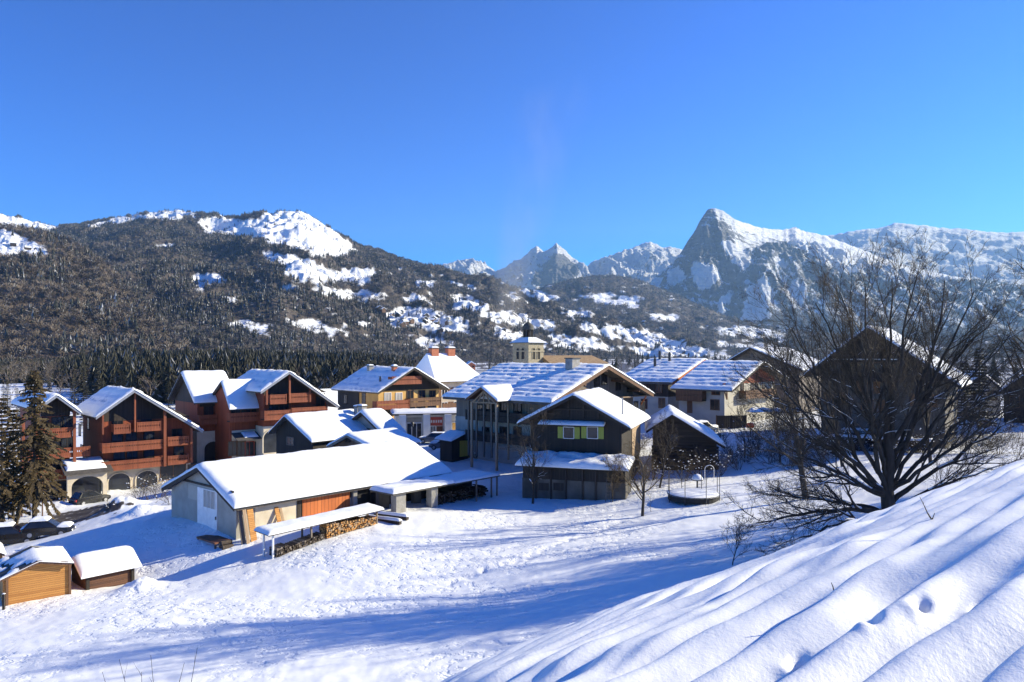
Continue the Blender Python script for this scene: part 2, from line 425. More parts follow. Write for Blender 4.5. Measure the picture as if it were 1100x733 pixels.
def hit(x, y, lo=2.0, hi=400.0):
    """Where the sight line of a photo pixel meets the bare terrain."""
    ys = np.geomspace(lo, hi, 1500); X = (x - CX) / F * ys; Z = CAMZ - (y - YH) / F * ys
    g = ground_z(X, ys, False); i = np.argmax(g >= Z)
    return Vector((X[i], ys[i], g[i]))

TRACKS = []; HEAPS = []; _prints = []
_prints = [tuple(hit(x, y)) for x, y in PRINTS]
def _v2(x, y):
    h = hit(x, y); return np.array([h.x, h.y])
_tp = [(478, 628), (520, 612), (565, 600), (610, 580), (650, 567), (690, 552)]
TRACKS = [(_v2(*_tp[i]), _v2(*_tp[i + 1]), .35, .16) for i in range(5)] + [(_v2(205, 612), _v2(420, 598), .15, .05), (_v2(420, 598), _v2(760, 582), .15, .05), (_v2(70, 612), _v2(190, 588), .5, .15)]
for (x, y, r, h) in [(150, 634, 1.6, .75), (128, 548, 2.6, 1.2), (150, 552, 2.2, .7), (14, 571, 3, .5), (45, 567, 3, .4), (500, 486, 3, 1.4), (520, 488, 3.5, 1.0), (478, 490, 2.6, .9), (535, 491, 3, .7), (22, 548, 3, .6), (45, 548, 2.5, .6), (70, 545, 2.5, .4), (115, 532, 3, .6), (640, 560, 3, .15)]:
    p = hit(x, y); HEAPS.append((p.x, p.y, r, h))

ROAD = [(-40, 600), (0, 586), (30, 578), (62, 569), (95, 559), (125, 549), (142, 541), (130, 536), (98, 545), (62, 552), (30, 560), (0, 566), (-40, 575)]
def build_ground():
    ang = np.r_[np.linspace(-180, -44, 28, endpoint=False), np.linspace(-44, 44, 760), np.linspace(44, 180, 28)[1:]]
    rad = np.r_[np.geomspace(.4, 2.5, 18, endpoint=False), np.geomspace(2.5, 130, 560, endpoint=False), np.geomspace(130, 15000, 80)]
    A, R = np.meshgrid(np.radians(ang), rad)
    X = R * np.sin(A); Y = R * np.cos(A); Z = ground_z(X, Y)
    nr, na = X.shape; idx = np.arange(nr * na).reshape(nr, na)
    f = np.stack([idx[:-1, :-1], idx[:-1, 1:], idx[1:, 1:], idx[1:, :-1]], -1).reshape(-1, 4)
    Ys = np.where(Y > 1, Y, 1); px = CX + F * X / Ys; py = YH + F * (CAMZ - Z) / Ys
    jx = fbm(X / 1.5, Y / 1.5, 3, 91) * 7; jy = fbm(X / 1.5, Y / 1.5, 3, 92) * 3
    road = (inpoly(ROAD, px + jx, py + jy) & (Y > 20)).astype(float) * (.75 + .5 * fbm(X / .8, Y / .8, 3, 95))
    bare = sstep(300, 700, R) * (fbm(X / 160, Y / 160, 4, 97) > -.1)
    trod = sstep(20, 30, Y) * sstep(95, 80, Y) * sstep(-.25, .35, fbm(X / 9, Y / 9, 3, 99) + .15)
    v = np.stack([X, Y, Z], -1).reshape(-1, 3)
    m, nt, b = mk('snow_ground')
    tc = nd(nt, 'ShaderNodeTexCoord')
    n1 = nd(nt, 'ShaderNodeTexNoise', Scale=1.6, Detail=7, Roughness=.65); n2 = nd(nt, 'ShaderNodeTexNoise', Scale=28, Detail=4, Roughness=.7); n3 = nd(nt, 'ShaderNodeTexNoise', Scale=.5, Detail=6)
    for n in (n1, n2, n3): nt.links.new(tc.outputs['Object'], n.inputs['Vector'])
    sn = ramp(nt, n1.outputs['Fac'], [(.3, (.80, .82, .85)), (.7, (.88, .885, .89))])
    at_ = nd(nt, 'ShaderNodeAttribute', attribute_name='road'); ab = nd(nt, 'ShaderNodeAttribute', attribute_name='bare')
    fac = math_(nt, 'ADD', at_.outputs['Fac'], math_(nt, 'MULTIPLY_ADD', n1.outputs['Fac'], .9, -.45))
    fac = ramp(nt, fac, [(.38, (0, 0, 0)), (.62, (1, 1, 1))])
    rd = ramp(nt, n3.outputs['Fac'], [(.35, (.045, .038, .032)), (.65, (.12, .105, .09))])
    c = mixc(nt, fac, sn, rd)
    fl = ramp(nt, n3.outputs['Fac'], [(.4, (.05, .042, .034)), (.65, (.16, .135, .11))])
    c = mixc(nt, ab.outputs['Fac'], c, fl)
    nt.links.new(c, b.inputs['Base Color']); b.inputs['Roughness'].default_value = .55; b.inputs['Specular IOR Level'].default_value = .3
    h = math_(nt, 'MULTIPLY_ADD', n2.outputs['Fac'], .22, math_(nt, 'MULTIPLY', n1.outputs['Fac'], .25))
    n4 = nd(nt, 'ShaderNodeTexNoise', Scale=1.5, Detail=3, Roughness=.6); nt.links.new(tc.outputs['Object'], n4.inputs['Vector']); tr = nd(nt, 'ShaderNodeAttribute', attribute_name='trod')
    pit = math_(nt, 'MULTIPLY', ramp(nt, n4.outputs['Fac'], [(.5, (0, 0, 0)), (.66, (1, 1, 1))]), tr.outputs['Fac'])
    h = math_(nt, 'SUBTRACT', h, math_(nt, 'MULTIPLY', pit, 2.4)); bump(nt, b, h, .02)
    o = np_mesh('snow_ground', v, f, [m], smooth=True, attrs={'road': np.clip(road, 0, 1).ravel(), 'bare': bare.astype(float).ravel(), 'trod': trod.ravel()})
    tag(o, kind='structure')
build_ground()
HAZE, EXPO = True, 1.15
# ------------------------------------------------------------------ mountains
SNOWPOLY = [
 [(-80,200),(0,229),(62,244),(40,250),(0,248),(-80,252)], [(85,243),(130,233),(170,226),(190,223),(217,232),(195,235),(150,235),(110,243)],
 [(213,238),(235,233),(262,238),(300,226),(325,222),(347,239),(364,252),(379,262),(376,270),(360,276),(340,276),(322,266),(300,262),(270,256),(245,253),(225,249)],
 [(208,295),(228,294),(252,303),(226,305),(218,313),(208,313)], [(165,263),(190,261),(188,266),(168,267)], [(238,346),(265,343),(292,350),(287,360),(262,355)],
 [(305,343),(340,346),(370,354),(374,361),(345,358),(310,350)], [(285,271),(320,277),(352,287),(346,292),(310,285),(286,279)],
 [(303,288),(330,285),(360,290),(395,287),(404,296),(385,306),(350,304),(320,302),(306,296)], [(335,309),(400,313),(432,318),(400,323),(345,317)],
 [(303,304),(316,308),(312,314),(303,309)], [(423,287),(437,287),(431,292)], [(445,302),(467,303),(463,309),(446,308)], [(430,317),(456,318),(462,325),(432,323)],
 [(483,317),(500,317),(524,326),(516,335),(490,333)], [(412,336),(440,329),(470,334),(500,344),(508,361),(480,358),(450,349),(420,351)],
 [(440,364),(470,361),(492,370),(460,377)], [(515,335),(550,334),(582,344),(607,352),(592,358),(560,351),(530,346)], [(620,347),(660,349),(722,362),(738,371),(700,373),(660,363),(630,356)],
 [(655,371),(690,374),(742,371),(792,381),(780,388),(740,382),(700,384)], [(618,317),(650,315),(692,319),(686,331),(660,329),(640,325)], [(556,309),(576,311),(604,322),(580,324)],
 [(745,351),(800,351),(852,357),(842,366),(790,361)], [(590,360),(640,362),(660,376),(620,378),(595,372)], [(530,352),(560,356),(590,372),(560,376),(535,366)],
 [(230,318),(262,320),(250,325)], [(380,345),(405,346),(400,352),(384,351)], [(470,300),(500,305),(520,312),(500,312)], [(536,316),(560,318),(556,324)],
 [(690,334),(730,340),(726,346),(700,343)], [(600,330),(640,336),(636,342),(610,340)], [(760,366),(830,370),(826,376),(780,374)], [(900,368),(1010,372),(1000,384),(920,382)]]
L1POLY = [[(-60,240),(0,247),(15,247),(30,258),(50,264),(52,277),(20,279),(-60,280)]]
L5POLY = [[(764,218),(800,236),(850,243),(930,260),(990,288),(1060,300),(960,303),(930,291),(905,293),(885,282),(850,262),(815,253),(790,247),(772,234)],
 [(802,310),(822,297),(834,312),(824,342),(812,352),(793,347),(800,328)], [(772,258),(800,262),(810,282),(796,292),(785,276)], [(742,281),(766,285),(777,300),(756,312),(744,300)],
 [(716,292),(728,284),(735,300),(722,310)], [(830,274),(845,282),(852,290),(838,288)], [(700,300),(712,296),(704,318),(690,330)], [(850,300),(870,310),(860,330),(846,320)], [(775,318),(786,314),(778,342),(768,350)]]
L4ROCK = [[(578,292),(594,270),(606,274),(615,282),(627,293),(615,302),(590,307),(572,307)]]

def mountain_material(name, lowA, lowB, dust, sc, rock=False):
    m, nt, b = mk(name)
    tc = nd(nt, 'ShaderNodeTexCoord'); a = nd(nt, 'ShaderNodeAttribute', attribute_name='snow')
    n1 = nd(nt, 'ShaderNodeTexNoise', Scale=sc, Detail=9, Roughness=.7); n2 = nd(nt, 'ShaderNodeTexNoise', Scale=sc * 6, Detail=6, Roughness=.7)
    for n in (n1, n2): nt.links.new(tc.outputs['Object'], n.inputs['Vector'])
    low = ramp(nt, n1.outputs['Fac'], [(.35, lowA), (.65, lowB)])
    if rock:      # tilted beds of limestone
        mp = nd(nt, 'ShaderNodeMapping'); mp.inputs['Scale'].default_value = (.12, .12, 1.0); mp.inputs['Rotation'].default_value = (0, .35, 0); nt.links.new(tc.outputs['Object'], mp.inputs[0])
        n3 = nd(nt, 'ShaderNodeTexNoise', Scale=.035, Detail=8, Roughness=.65); nt.links.new(mp.outputs[0], n3.inputs['Vector'])
        low = mixc(nt, ramp(nt, n3.outputs['Fac'], [(.42, (0, 0, 0)), (.56, (1, 1, 1))]), low, (.19, .19, .195))
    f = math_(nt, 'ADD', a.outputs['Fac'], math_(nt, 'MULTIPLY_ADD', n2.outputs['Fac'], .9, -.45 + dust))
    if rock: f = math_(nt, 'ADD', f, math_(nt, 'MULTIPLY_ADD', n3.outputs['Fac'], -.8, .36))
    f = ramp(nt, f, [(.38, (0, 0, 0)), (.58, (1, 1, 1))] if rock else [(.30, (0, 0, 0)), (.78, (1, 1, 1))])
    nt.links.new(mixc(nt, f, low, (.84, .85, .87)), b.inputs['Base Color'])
    b.inputs['Roughness'].default_value = .8; b.inputs['Specular IOR Level'].default_value = .15
    h = math_(nt, 'ADD', n1.outputs['Fac'], math_(nt, 'MULTIPLY', n2.outputs['Fac'], .35)); h = math_(nt, 'MULTIPLY_ADD', n3.outputs['Fac'], 1.2, h) if rock else h; bump(nt, b, h, .3 / sc if rock else .12 / sc)
    return m

MT = {}
def mountain(name, ridge, foot, mat, cols, rows, nz, polys, p=1.15, jit=5.0, snowfun=None, back=.5, nsc=400., aniso=1., ridge_keep=.15, seed=0, calm=None, mean=.9, frag=False):
    rx = np.array([r[0] for r in ridge], float); fx = np.array([r[0] for r in foot], float)
    xs = np.linspace(rx[0], rx[-1], cols); v = np.r_[np.linspace(0, 1, rows), 1 + np.linspace(0, back, 14)[1:]]
    ry = np.interp(xs, rx, [r[1] for r in ridge]); rY = np.interp(xs, rx, [r[2] for r in ridge])
    ry = ry + fbm(xs / 9, xs * 0 + seed, 4, seed + 3) * 1.6
    fy = np.interp(xs, fx, [r[1] for r in foot]); fY = np.interp(xs, fx, [r[2] for r in foot])
    Zr = CAMZ - (ry - YH) / F * rY; Zf = CAMZ - (fy - YH) / F * fY
    V = v[:, None]; vv = np.minimum(V, 1)
    Y = fY + (rY - fY) * V
    # columns fan out from the viewer's side of the valley
    X = ((xs - CX) / F)[None, :] * Y
    pp = p(xs)[None, :] if callable(p) else p
    Z = Zf + (Zr - Zf) * vv ** pp - np.maximum(V - 1, 0) * (rY - fY) * .9
    env = np.clip(vv * 5, 0, 1) * (ridge_keep + (1 - ridge_keep) * np.clip((1 - V) * 5, 0, 1))
    if calm is not None: env = env * calm(xs[None, :], V)
    Z = Z + nz * env * (ridged(X / nsc / aniso, Y / nsc, 6, seed) - mean) + nz * .35 * env * fbm(X / nsc * 3, Y / nsc * 3, 5, seed + 40)
    nr, na = X.shape; idx = np.arange(nr * na).reshape(nr, na)
    f = np.stack([idx[:-1, :-1], idx[:-1, 1:], idx[1:, 1:], idx[1:, :-1]], -1).reshape(-1, 4)
    px = CX + F * X / Y; py = YH + F * (CAMZ - Z) / Y
    jx = fbm(px / 14, py / 7, 4, seed + 5) * jit * 2.2; jy = fbm(px / 12, py / 6, 4, seed + 6) * jit
    sn = np.zeros(X.shape)
    for q in polys: sn = np.maximum(sn, inpoly(q, px + jx, py + jy).astype(float))
    if frag:
        sn = sn * (fbm(px / 9, py / 2.6, 4, 303) > np.where(py > 300, -.22, -.6)) + .9 * (sn < .5) * (px > 270) * (py > 285) * (fbm(px / 13, py / 3.2, 4, 305) > .40)
    for _ in range(1 if frag else 2):
        sn = (sn + np.roll(sn, 1, 0) + np.roll(sn, -1, 0) + np.roll(sn, 1, 1) + np.roll(sn, -1, 1) + np.roll(sn, 2, 1) + np.roll(sn, -2, 1)) / 7
    if snowfun is not None: sn = snowfun(sn, px, py, X, Y, Z, V)
    o = np_mesh(name, np.stack([X, Y, Z], -1).reshape(-1, 3), f, [mat], smooth=True, attrs={'snow': sn.ravel()})
    tag(o, kind='structure')
    MT[name] = (X, Y, Z, sn, px, py, V)
    return o

mm_forest = mountain_material('mountain_forest', (.04, .034, .03), (.12, .10, .085), .05, .012)
mm_spur = mountain_material('mountain_spur', (.075, .055, .04), (.17, .13, .10), -.02, .02)
mm_rock = mountain_material('mountain_rock', (.05, .05, .054), (.16, .155, .155), .02, .006, True)
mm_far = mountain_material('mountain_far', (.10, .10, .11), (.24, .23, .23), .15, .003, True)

mountain('wooded_spur', [(-120,225,1750),(-40,236,1600),(0,244,1500),(40,250,1450),(75,262,1400),(110,285,1300),(140,315,1200),(165,343,1100),(185,368,1000),(200,388,950)],
         [(-120,394,620),(200,394,720)], mm_spur, 330, 170, 16, L1POLY, 1.1, nsc=170, seed=2)
mountain('wooded_mountain', [(-160,226,4100),(-60,234,4000),(0,230,4000),(25,237,3950),(60,244,3800),(95,240,3700),(130,233,3650),(165,228,3620),(190,226,3600),(215,231,3550),(240,233,3500),(270,232,3450),(300,229,3400),
         (322,227,3350),(345,239,3300),(365,252,3250),(380,263,3200),(410,272,3150),(440,281,3100),(470,288,3000),(500,297,2950),(530,304,2900),(560,318,2850),(600,334,2800),(650,352,2700),(700,370,2600),(760,386,2500)],
         [(-160,394,850),(300,394,900),(450,392,1150),(600,390,1500),(760,389,1800)], mm_forest, 820, 330, 54, SNOWPOLY, 1.1, nsc=520, aniso=.8, seed=11, ridge_keep=.05, frag=True)
mountain('valley_hill', [(440,345,5600),(490,332,5400),(540,322,5300),(575,312,5200),(600,303,5100),(630,297,5000),(655,296,5000),(690,302,4900),(720,315,4800),(750,328,4700),(780,340,4600),(810,350,4500),(840,356,4400),(880,362,4300),(960,368,4200),(1060,366,4200),(1200,362,4200)],
         [(440,389,2400),(1200,388,2400)], mm_forest, 560, 190, 45, SNOWPOLY, 1.2, nsc=600, seed=23, frag=True)

def rocksnow(sn, px, py, X, Y, Z, V):
    # snow lies where the slope eases: gullies, ledges
    gzr = np.gradient(Z, axis=0) / np.maximum(np.gradient(Y, axis=0), 1e-3)
    gx = np.gradient(Z, axis=1) / np.maximum(np.abs(np.gradient(X, axis=1)), 1e-3)
    st = np.hypot(gzr, gx)
    ledge = .62 * sstep(1.9, .9, st) + .3 * fbm(X / 160, Z / 60, 4, 77)
    strat = fbm((X * .3 + Z) / 42, X / 500 - Z / 900, 4, 91); ledge = ledge + .42 * sstep(.02, .3, strat) - .1
    low = sstep(330, 372, py)                    # wooded foot of the cliff
    return np.where(sn > .5, 1.0, np.clip(ledge, 0, .8) * (1 - .8 * low))
def farsnow(sn, px, py, X, Y, Z, V):
    rock = np.zeros(X.shape)
    jx = fbm(px / 10, py / 6, 4, 8) * 8
    for q in L4ROCK: rock = np.maximum(rock, inpoly(q, px + jx, py + jx * .6).astype(float))
    gzr = np.abs(np.gradient(Z, axis=0) / np.maximum(np.gradient(Y, axis=0), 1e-3))
    return np.clip(1 - rock * .95 - .55 * sstep(1.0, 1.7, gzr) - .25 * (fbm(X / 200, Z / 120, 4, 5) > .25), 0, 1)

mountain('rocky_peak', [(610,356,5600),(640,342,5900),(680,320,6200),(700,302,6350),(715,289,6400),(728,277,6450),(738,261,6480),(748,246,6500),(755,233,6500),(760,226,6500),(768,224,6500),(777,227,6520),(790,236,6550),(810,243,6960),(830,247,7370),(848,246,7744),(855,244,7800),(865,249,7850),
         (885,253,7900),(910,262,7900),(940,274,7900),(980,288,7900),(1030,298,7900),(1100,306,7900),(1220,320,7900)],
         [(610,372,5300),(760,374,5500),(850,374,5600),(1000,372,5600),(1220,370,5600)], mm_rock, 620, 230, 95, L5POLY, lambda x: 1.0 - .5 * sstep(770, 830, x), calm=lambda x, V: 1 - .85 * sstep(772, 800, x) * sstep(.45, .7, V), jit=4, snowfun=rocksnow, nsc=420, aniso=.55, ridge_keep=.1, seed=31)
mountain('snowy_peaks', [(400,318,9500),(440,300,9500),(468,287,9500),(480,284,9500),(505,279,9500),(520,286,9400),(532,294,9300),(545,288,9300),(560,279,9300),(570,270,9300),(577,266,9300),(584,273,9300),(590,268,9200),(598,263,9200),(606,270,9200),(615,279,9200),(628,288,9200),(640,281,9500),
         (660,274,9600),(680,268,9600),(692,262,9600),(699,260,9600),(712,266,9600),(728,268,9600),(745,276,9600),(800,300,9600)],
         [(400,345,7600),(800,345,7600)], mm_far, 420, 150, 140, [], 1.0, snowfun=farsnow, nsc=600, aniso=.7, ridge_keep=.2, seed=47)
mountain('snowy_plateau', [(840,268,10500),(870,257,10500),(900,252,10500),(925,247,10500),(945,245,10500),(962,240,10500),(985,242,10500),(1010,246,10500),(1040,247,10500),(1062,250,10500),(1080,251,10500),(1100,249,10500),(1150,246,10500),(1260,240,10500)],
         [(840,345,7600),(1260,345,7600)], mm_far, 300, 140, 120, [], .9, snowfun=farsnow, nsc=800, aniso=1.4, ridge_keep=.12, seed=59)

# ------------------------------------------------------------------ far woods (stuff)
def tmpl_conifer(seed, tiers=4, n=6):
    r = random.Random(seed); v = []; f = []; m = []
    for t in range(tiers):
        z0 = .08 + .9 * t / tiers; z1 = min(1.0, z0 + 1.35 / tiers); rad = .19 * (1 - t / tiers) + .03
        b = len(v); v.append((0, 0, z1)); off = r.random() * 6
        for i in range(n):
            a = off + 2 * math.pi * i / n; q = rad * r.uniform(.7, 1.25)
            v.append((q * math.cos(a), q * math.sin(a), z0 - r.uniform(0, .06)))
        for i in range(n): f.append((b, b + 1 + i, b + 1 + (i + 1) % n)); m.append(1 if r.random() < (.10 if tiers < 6 else .05) else 0)
    return np.array(v), np.array(f), np.array(m)
def tmpl_bare(seed, n=34):
    r = random.Random(seed); v = []; f = []; m = []
    for i in range(n):
        a = r.random() * 6.28; e = r.uniform(.15, 1.45); l = r.uniform(.35, .62)
        o = Vector((0, 0, r.uniform(.18, .42))); d = Vector((math.cos(a) * math.cos(e), math.sin(a) * math.cos(e), math.sin(e)))
        tip = o + d * l; s = d.orthogonal().normalized() * r.uniform(.012, .035); b = len(v)
        v += [tuple(o + d * l * .3), tuple(tip + s), tuple(tip - s)]; f.append((b, b + 1, b + 2)); m.append(1 if r.random() < .05 else 0)
    b = len(v); v += [(-.02, 0, 0), (.02, 0, 0), (0, 0, .6)]; f.append((b, b + 1, b + 2)); m.append(0)
    b = len(v); v += [(0, -.02, 0), (0, .02, 0), (0, 0, .6)]; f.append((b, b + 1, b + 2)); m.append(0)
    return np.array(v), np.array(f), np.array(m)

def scatter(name, P, H, tmpls, mats, wid=1.0, kind='stuff'):
    vs, fs, ms = [], [], []; off = 0; N = len(P); pick = RNG.integers(0, len(tmpls), N)
    for k, (tv, tf, tm) in enumerate(tmpls):
        I = np.where(pick == k)[0]
        if not len(I): continue
        a = RNG.random(len(I)) * 6.283; c, s = np.cos(a), np.sin(a); h = H[I]; w = h * wid * RNG.uniform(.8, 1.25, len(I))
        x = (tv[None, :, 0] * c[:, None] - tv[None, :, 1] * s[:, None]) * w[:, None] + P[I, 0][:, None]
        y = (tv[None, :, 0] * s[:, None] + tv[None, :, 1] * c[:, None]) * w[:, None] + P[I, 1][:, None]
        z = tv[None, :, 2] * h[:, None] + P[I, 2][:, None]
        vs.append(np.stack([x, y, z], -1).reshape(-1, 3))
        fs.append((tf[None] + (np.arange(len(I)) * len(tv))[:, None, None]).reshape(-1, 3) + off); off += len(I) * len(tv)
        ms.append(np.tile(tm, len(I)))
    o = np_mesh(name, np.concatenate(vs), np.concatenate(fs), mats, np.concatenate(ms))
    return tag(o, kind=kind)

CT = [tmpl_conifer(i) for i in range(4)]; BT = [tmpl_bare(i) for i in range(5)]
def tmpl_conifer2(seed, tiers=11, n=16):
    r = random.Random(seed); v = []; f = []; m = []
    for t in range(tiers):
        z0 = .05 + .9 * t / tiers; z1 = min(1.0, z0 + 1.7 / tiers); rad = (.20 * (1 - t / tiers) ** .85 + .018) * r.uniform(.85, 1.1)
        b = len(v); v.append((0, 0, z1)); off = r.random() * 6
        for i in range(n):
            a = off + 2 * math.pi * i / n + r.uniform(-.12, .12); q = rad * (r.uniform(.8, 1.35) if i % 2 else r.uniform(.3, .5))
            v.append((q * math.cos(a), q * math.sin(a), z0 + (-.035 if i % 2 else .03) + r.uniform(-.02, .02)))
        for i in range(n): f.append((b, b + 1 + i, b + 1 + (i + 1) % n)); m.append(1 if r.random() < .07 else 0)
    return np.array(v), np.array(f), np.array(m)
CT2 = [tmpl_conifer2(20 + i) for i in range(4)]; 
def tmpl_bare2(seed):
    k = Tree(seed); R = k.r
    cfg = [dict(n=4, kids=9, wob=.1, up=.05, **{'from': .22}), dict(n=3, kids=6, wob=.18, up=.12, ang=(.35, .85), len=(.5, .75), rmin=.008), dict(n=2, kids=3, wob=.2, up=.08, ang=(.35, .8), len=(.4, .65), rmin=.006), dict(n=1, kids=0, wob=.2, up=.05, ang=(.3, .8), len=(.4, .7), rmin=.005)]
    k.grow((0, 0, 0), (0, 0, 1), .8, .022, 0, cfg); v = []; f = []; m = []
    for l in k.seg:
        for x in k.seg[l]:
            p, q = Vector(x[:3]), Vector(x[3:6]); s_ = (q - p).orthogonal().normalized(); s_ = (s_ * R.choice((-1, 1)) + (q - p).normalized().cross(s_) * R.uniform(-1, 1)).normalized() * max(.0045, x[6]); b = len(v)
            v += [tuple(p + s_), tuple(p - s_), tuple(q)]; f.append((b, b + 1, b + 2)); m.append(1 if R.random() < .03 else 0)
    return np.array(v), np.array(f), np.array(m)
BT2 = [tmpl_bare2(20 + i) for i in range(5)]
def pick_on(name, N, dens):
    X, Y, Z, sn, px, py, V = MT[name]
    d = dens(X, Y, Z, sn, px, py, V) * (V <= 1.01)
    # area on the ground of each cell
    ar = np.abs(np.gradient(X, axis=1) * np.gradient(Y, axis=0)); w = np.clip(d, 0, None) * ar ** .85
    w = w[:-1, :-1].ravel(); i = RNG.choice(len(w), N, p=w / w.sum())
    r, c = np.unravel_index(i, (X.shape[0] - 1, X.shape[1] - 1)); a = RNG.random(N); b = RNG.random(N)
    def L(Q): return (Q[r, c] * (1 - a) + Q[r + 1, c] * a) * (1 - b) + (Q[r, c + 1] * (1 - a) + Q[r + 1, c + 1] * a) * b
    return np.stack([L(X), L(Y), L(Z) - .5], -1)
mix = lambda X, Y, s: fbm(X / 260, Y / 260, 4, s)
P = pick_on('wooded_mountain', 42000, lambda X, Y, Z, sn, px, py, V: (np.clip(1 - sn * 1.5, 0, 1) + .015) * sstep(-.35, .25, mix(X, Y, 3) + .15) * (1 - .5 * (px > 420)) + .012)
scatter('mountain_conifer_wood', P, RNG.uniform(6, 13.5, len(P)), CT, [M['far_conifer'], M['snow_dust']])
P = pick_on('wooded_mountain', 24000, lambda X, Y, Z, sn, px, py, V: (np.clip(1 - sn * 1.5, 0, 1) + .02) * sstep(.35, -.2, mix(X, Y, 3)) * (1 + 1.2 * (px > 300)) + .01)
scatter('mountain_bare_wood', P, RNG.uniform(7, 13, len(P)), BT, [M['far_bare_grey'], M['snow_dust']], 1.2)
P = pick_on('wooded_spur', 8000, lambda X, Y, Z, sn, px, py, V: (sn < .5) * 1.0)
scatter('spur_bare_wood', P, RNG.uniform(8, 15, len(P)), BT, [M['far_bare'], M['snow_dust']], 1.2)
P = pick_on('wooded_spur', 750, lambda X, Y, Z, sn, px, py, V: (sn < .5) * sstep(.05, .3, fbm(X / 90, Y / 90, 3, 8)) + .01)
scatter('spur_conifer_wood', P, RNG.uniform(11, 20, len(P)), CT, [M['far_conifer'], M['snow_dust']])
P = pick_on('valley_hill', 18000, lambda X, Y, Z, sn, px, py, V: (sn < .5) * 1.0 + .01)
scatter('hill_wood', P, RNG.uniform(9, 19, len(P)), BT + CT[:2], [M['far_bare_grey'], M['snow_dust']], 1.15)
P = pick_on('rocky_peak', 5000, lambda X, Y, Z, sn, px, py, V: (sn < .9) * sstep(300, 350, py + .35 * (px - 800) * (px > 800)) * sstep(.2, -.2, fbm(X / 300, Z / 200, 3, 8)))
scatter('cliff_wood', P, RNG.uniform(12, 24, len(P)), CT, [M['far_conifer'], M['snow_dust']])

# valley-floor wood behind the village
def valley_pts(N, x0, x1, Y0, Y1, dens=None):
    Y = np.sqrt(RNG.uniform(Y0 ** 2, Y1 ** 2, N)); x = RNG.uniform(x0, x1, N); X = (x - CX) / F * Y
    if dens is not None:
        k = dens(x, Y, X); X, Y = X[k], Y[k]
    return np.stack([X, Y, ground_z(X, Y, False) - .3], -1)
P = valley_pts(6500, -60, 480, 235, 800, lambda x, Y, X: (Y > 235 + np.clip(120 - x, 0, 200) * 1.2) & (RNG.random(len(x)) < np.where(x > 400, .45, 1)))
H = RNG.uniform(9, 18, len(P)) * np.interp(P[:, 0] / P[:, 1] * F + CX, [-60, 60, 130, 230, 400, 480], [.72, .72, 1.0, 1.0, .85, .62])
scatter('valley_conifer_wood', P, H, CT2, [M['needle'], M['snow_dust']], .95)
P = valley_pts(900, -60, 480, 225, 700); scatter('valley_bare_wood', P, RNG.uniform(7, 12, len(P)), BT2, [M['far_bare'], M['snow_dust']], 1.1)
P = valley_pts(1700, 470, 1150, 260, 1500, lambda x, Y, X: fbm(X / 60, Y / 90, 3, 4) > -.12); scatter('plain_bare_wood', P, RNG.uniform(6, 12, len(P)), BT2, [M['far_bare_grey'], M['snow_dust']], 1.3)
P = valley_pts(380, 480, 1150, 230, 1300, lambda x, Y, X: fbm(X / 40, Y / 60, 3, 14) > .1); scatter('plain_conifer_wood', P, RNG.uniform(8, 15, len(P)), CT2, [M['needle'], M['snow_dust']], .9)
